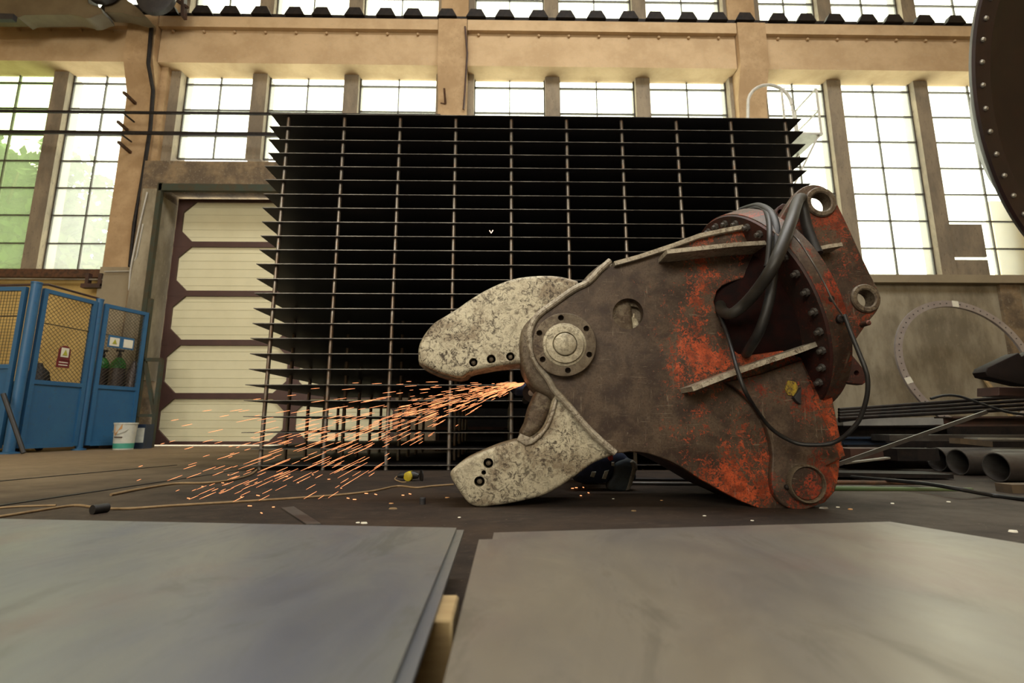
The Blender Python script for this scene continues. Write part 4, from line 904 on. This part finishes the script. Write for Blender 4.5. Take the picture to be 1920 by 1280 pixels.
b = bm_(); box(b, 7.7, 8.4, 7.9, 8.5, 0, .24); obj('steel_block', b, M['rusty'], label='rusty block carrying the leaning flange ring', cat='timber')
# big riveted vessel end at the right edge
vt = thing('vessel_end', 'big dark riveted round vessel end at the right edge of the picture', 'vessel', (4.47, 3.2, 1.37))
C3 = Vector((4.47, 3.2, 2.779)); R3 = 1.412
MV = (Matrix.Translation(C3) @ Matrix.Rotation(.266, 4, 'Z') @ Matrix.Rotation(.1386, 4, 'X'))
b = bm_(); seg = 120
pr = [(R3-.015, 0), (R3, .012), (R3-.02, .04), (R3-.16, .10), (R3-.6, .38), (.02, .5), (.02, .40), (R3-.6, .26), (R3-.22, .07), (R3-.16, .0)]
rings = [[b.verts.new(MV @ Vector((r_*math.cos(2*math.pi*k/seg), t_, r_*math.sin(2*math.pi*k/seg)))) for k in range(seg)] for r_, t_ in pr]
for i in range(len(pr)):
    for k in range(seg): b.faces.new((rings[i][k], rings[i][(k+1)%seg], rings[(i+1)%len(pr)][(k+1)%seg], rings[(i+1)%len(pr)][k]))
M['maroon_dark'] = simple('dark_maroon_primer', (.014,.007,.009), (.024,.009,.010), 6, .5, .1)
obj('shell', b, M['maroon_dark'], parent=vt)
VX = (MV.to_3x3() @ Vector((0,1,0))).normalized(); p = MV @ Vector((-(R3-.075), 0, 0)); b = bm_(); lathe(b, [(.018, .01), (.018, -.006), (.012, -.014), (.003, -.017)], p, VX, 12)
rv = obj('rivet', b, M['pale_steel'], parent=vt)
for k in range(1, 54):
    a_ = 2*math.pi*k/54; v = MV @ (Matrix.Rotation(a_, 3, 'Y') @ Vector((-(R3-.075), 0, 0))); copy_obj(rv, vt, tuple(v-p))
b = bm_()
for x in (C3.x-.35, C3.x+.7):
    for y in (2.98, 3.26): bar(b, (x, y, 0), (x, y, C3.z-R3-.01), .08, .08)
for y in (2.98, 3.26): bar(b, (C3.x-.4, y, .5), (C3.x+.75, y, .5), .08, .08)
for x in (C3.x-.35, C3.x+.7): bar(b, (x, 2.98, 1.1), (x, 3.26, 1.1), .08, .08)
bar(b, (C3.x-.4, 3.12, 1.1), (C3.x+.75, 3.12, 1.1), .3, .06)
obj('cradle_stand', b, M['rusty'], label='steel cradle stand carrying the big riveted vessel end', cat='stand')
# ------------------------------------------------------------------ worker kneeling behind the shear
def skin_fig(name, nodes, edges, mat, parent=None, label=None, cat=None, sub=2):
    me = bpy.data.meshes.new(name); me.from_pydata([n_[0] for n_ in nodes], edges, []); 
    o = bpy.data.objects.new('tmp_skin', me); COL.objects.link(o)
    m = o.modifiers.new('skin', 'SKIN'); m.use_smooth_shade = True; ly = me.skin_vertices[0].data
    for i, n_ in enumerate(nodes): ly[i].radius = (n_[1], n_[2] if len(n_) > 2 else n_[1])
    ly[0].use_root = True
    s = o.modifiers.new('sub', 'SUBSURF'); s.levels = s.render_levels = sub
    dg = bpy.context.evaluated_depsgraph_get(); m2 = bpy.data.meshes.new_from_object(o.evaluated_get(dg)); m2.name = name
    bpy.data.objects.remove(o); return m2
FX, FY = at(1168, 915, 3.08).x, 3.12
wk = None
N = [((FX-.02, 3.42, .42), .15, .13), ((FX-.06, 3.42, .62), .15, .12), ((FX-.16, 3.40, .84), .17, .12), ((FX-.22, 3.38, .96), .07), ((FX-.29, 3.34, 1.06), .09), ((FX-.31, 3.33, 1.15), .085),
     ((FX-.06, 3.26, .38), .11), ((FX-.30, 3.16, .12), .075), ((FX-.14, 3.14, .10), .06), ((FX-.03, 3.12, .15), .048),      # near leg kneeling: knee forward, shin on the floor
     ((FX-.06, 3.56, .40), .11), ((FX-.45, 3.58, .50), .075), ((FX-.42, 3.56, .25), .065), ((FX-.42, 3.55, .06), .05),    # far leg, foot forward
     ((FX-.22, 3.22, .88), .08), ((FX-.38, 3.10, .70), .052), ((FX-.60, 2.98, .60), .04), ((FX-.67, 2.95, .60), .032),    # near arm
     ((FX-.20, 3.55, .88), .08), ((FX-.42, 3.45, .68), .052), ((FX-.62, 3.15, .62), .04), ((FX-.68, 3.04, .62), .032),
     ((FX+.07, 3.12, .10), .03), ((FX+.07, 3.12, .045), .03), ((FX-.47, 3.55, .04), .04), ((FX-.60, 3.55, .035), .035)]
Ed = [(0,1),(1,2),(2,3),(3,4),(4,5),(0,6),(6,7),(7,8),(8,9),(0,10),(10,11),(11,12),(12,13),(2,14),(14,15),(15,16),(16,17),(2,18),(18,19),(19,20),(20,21),(9,22),(22,23),(13,24),(24,25)]
me = skin_fig('person', N, Ed, M['cloth'])
wk = link_mesh('person', me, M['cloth'], base=(FX, 3.3, 0)); tag(wk, 'person in navy work trousers kneeling behind the shear, one boot showing under the arch', 'person')
b = bm_(); bmesh.ops.create_uvsphere(b, u_segments=20, v_segments=14, radius=.105, matrix=Matrix.Translation((FX-.31, 3.33, 1.14)) @ Matrix.Diagonal((1.05, .85, 1.2, 1)))
for v_ in b.verts:
    if v_.co.x < FX-.40 and abs(v_.co.y-3.33) < .02 and abs(v_.co.z-1.12) < .03: v_.co.x -= .025
obj('head', b, M['skin'], parent=wk)
b = bm_(); bmesh.ops.create_uvsphere(b, u_segments=20, v_segments=14, radius=.118, matrix=Matrix.Translation((FX-.30, 3.33, 1.16)) @ Matrix.Diagonal((1.05, .9, 1.15, 1)))
bmesh.ops.delete(b, geom=[v_ for v_ in b.verts if v_.co.z < 1.15], context='VERTS'); obj('hard_hat', b, M['yellow_plastic'], parent=wk)
# fingers round the grinder
HB = Vector((FX-.69, 2.98, .60))
for k in range(5):
    b = bm_(); y0 = -.035+.018*k if k < 4 else .05
    L = (.9, 1.0, .95, .8, .7)[k]
    tube(b, crom([HB+Vector((.03, y0, .03)), HB+Vector((-.02*L, y0, .045)), HB+Vector((-.05*L, y0, .03)), HB+Vector((-.05*L, y0, -.005))], 4), .009, 8); obj('finger' if k < 4 else 'thumb', b, M['skin'], parent=wk)
# reflective bands round the shin, boot
def bandring(x, y, z, ax, r, w, mat, nm):
    b = bm_(); lathe(b, [(r*.98, -w/2), (r, -w/2), (r, w/2), (r*.98, w/2)], (x, y, z), ax, 20); obj(nm, b, mat, parent=wk)
sx = Vector((.9, 0, .15))
for xpx, ypx, r in ((1112, 886, .075), (1134, 887, .078)):
    q = at(xpx, ypx, 3.06); bandring(q.x, 3.14, q.z, (1, 0, -.45), r, .022, M['reflective'], 'reflective_band')
bt = [(1150,870),(1160,862),(1176,858),(1186,862),(1193,868),(1195,876),(1190,892),(1186,905),(1181,917),(1170,922),(1150,921),(1140,915),(1142,902),(1150,890)]
bo = plate('boot', [smooth_px(bt, 3)], 3.04, .10, M['boot'], parent=wk, bevel=.03)
so = [(1181,866),(1188,862),(1194,868),(1196,876),(1191,893),(1186,908),(1181,918),(1174,920),(1178,905),(1182,890),(1185,876)]
plate('sole', [so], 3.035, .105, M['sole'], parent=wk, bevel=.012)
pt = [(1085,905),(1075,895),(1080,880),(1100,862),(1130,850),(1165,848),(1178,856),(1182,866),(1166,880),(1150,892),(1140,905),(1115,908)]
plate('trouser_leg', [smooth_px(pt, 3)], 3.05, .14, M['cloth'], parent=wk, bevel=.04)
for q4 in ([(1110,884),(1118,884),(1114,895),(1107,893)], [(1134,883),(1142,881),(1136,898),(1129,897)], [(1147,866),(1152,866),(1152,874),(1147,873)]):
    plate('reflective_band', [q4], 3.043, .02, M['reflective'], parent=wk, bevel=.002)
plate('tool_pouch', [[(1142,850),(1149,850),(1150,862),(1145,864),(1141,860)]], 2.98, .03, M['red'], parent=wk, bevel=.004, label='bright red pouch corner')
# grinder in the hand, half hidden behind the pivot
hg = thing('angle_grinder', 'small angle grinder throwing sparks behind the pivot of the shear', 'angle grinder', tuple(at(997, 735, 2.88)))
c = at(997, 736, 2.875); b = bm_(); lathe(b, [(.012, -.006), (.055, -.004), (.055, .0), (.012, .004)], c, (.35, 1, .1), 36); obj('grinding_disc', b, M['dark_steel'], parent=hg)
b = bm_(); lathe(b, [(.018, -.014), (.018, -.006)], c, (.35, 1, .1), 16); obj('disc_nut', b, M['pale_steel'], parent=hg)
b = bm_(); tube(b, [c+Vector((.0, .015, .0)), c+Vector((-.01, .10, -.01)), c+Vector((-.02, .30, -.03))], .03, 12, True, [.03, .032, .026]); obj('grinder_body', b, M['black'], parent=hg)
# ------------------------------------------------------------------ sparks
rs = random.Random(11)
P0 = at(990, 716, 2.72)
def spray(b, n, r0, seed, hot, smax=1.75):
    rs = random.Random(seed); k = 0
    while k < n:
        u = rs.random()
        s = .02+(smax*u**1.25 if rs.random() < .9 else 1.2*smax*u)
        ang = rs.gauss(.255, .11) if rs.random() < .86 else rs.gauss(.12, .10)
        if ang > .62 or ang < -.04: continue
        az = rs.gauss(0, .07)
        d = Vector((-math.cos(ang)*math.cos(az), math.sin(az), -math.sin(ang)))
        def pos(t): return P0+d*t+Vector((0, 0, -.045*t*t + (.05*t if ang > .5 else 0)))
        L = rs.uniform(.02, .085)*(.6+.5*s)*(1.4 if rs.random() < .25 else 1)
        if s > 1.5: L *= .55
        p, q = pos(s), pos(s+L)
        if q.z < .004 or p.z < .004: continue
        nf = len(b.faces); tube(b, [p, (p+q)/2, q], r0, 4, True, [r0*.5, r0*rs.uniform(.7, 1.3), r0*.4]); k += 1
        if hot:
            b.faces.ensure_lookup_table()
            for i in range(nf, len(b.faces)): b.faces[i].material_index = 1
b = bm_(); spray(b, 290, .0012, 5, False); spray(b, 230, .0013, 6, True); spray(b, 110, .0012, 9, True, .55)
o = obj('grinding_sparks', b, M['spark'], label='spray of orange grinding sparks flying from the shear toward the rack', cat='sparks', kind='stuff'); o.data.materials.append(M['spark_hot'])
b = bm_()
for (x, y) in ((356,934),(370,944),(382,912),(420,905),(455,932),(472,948),(487,929),(515,950),(560,905),(588,890),(619,898),(430,890),(668,936),(690,925),(707,927),(655,934),(771,926),(758,928),(1095,868+46),(1105,924),(1083,914),(1076,915),(1091,929),(1113,901),(492,962),(540,893),(641,915)):
    p = gr(x, y, .006); dr = Vector((rs.uniform(-.02,-.008), 0, rs.uniform(-.001, .004))); tube(b, [p, p+dr], .0022, 4)
obj('floor_sparks', b, M['spark'], label='single glowing sparks skipping over the floor', cat='sparks', kind='stuff')
b = bm_(); q = at(921, 437, 3.2); tube(b, [q+Vector((-.012,0,.02)), q, q+Vector((.012,0,.022))], .003, 4); obj('stray_spark', b, M['spark_hot'], label='lone glowing spark high in front of the rack', cat='spark')
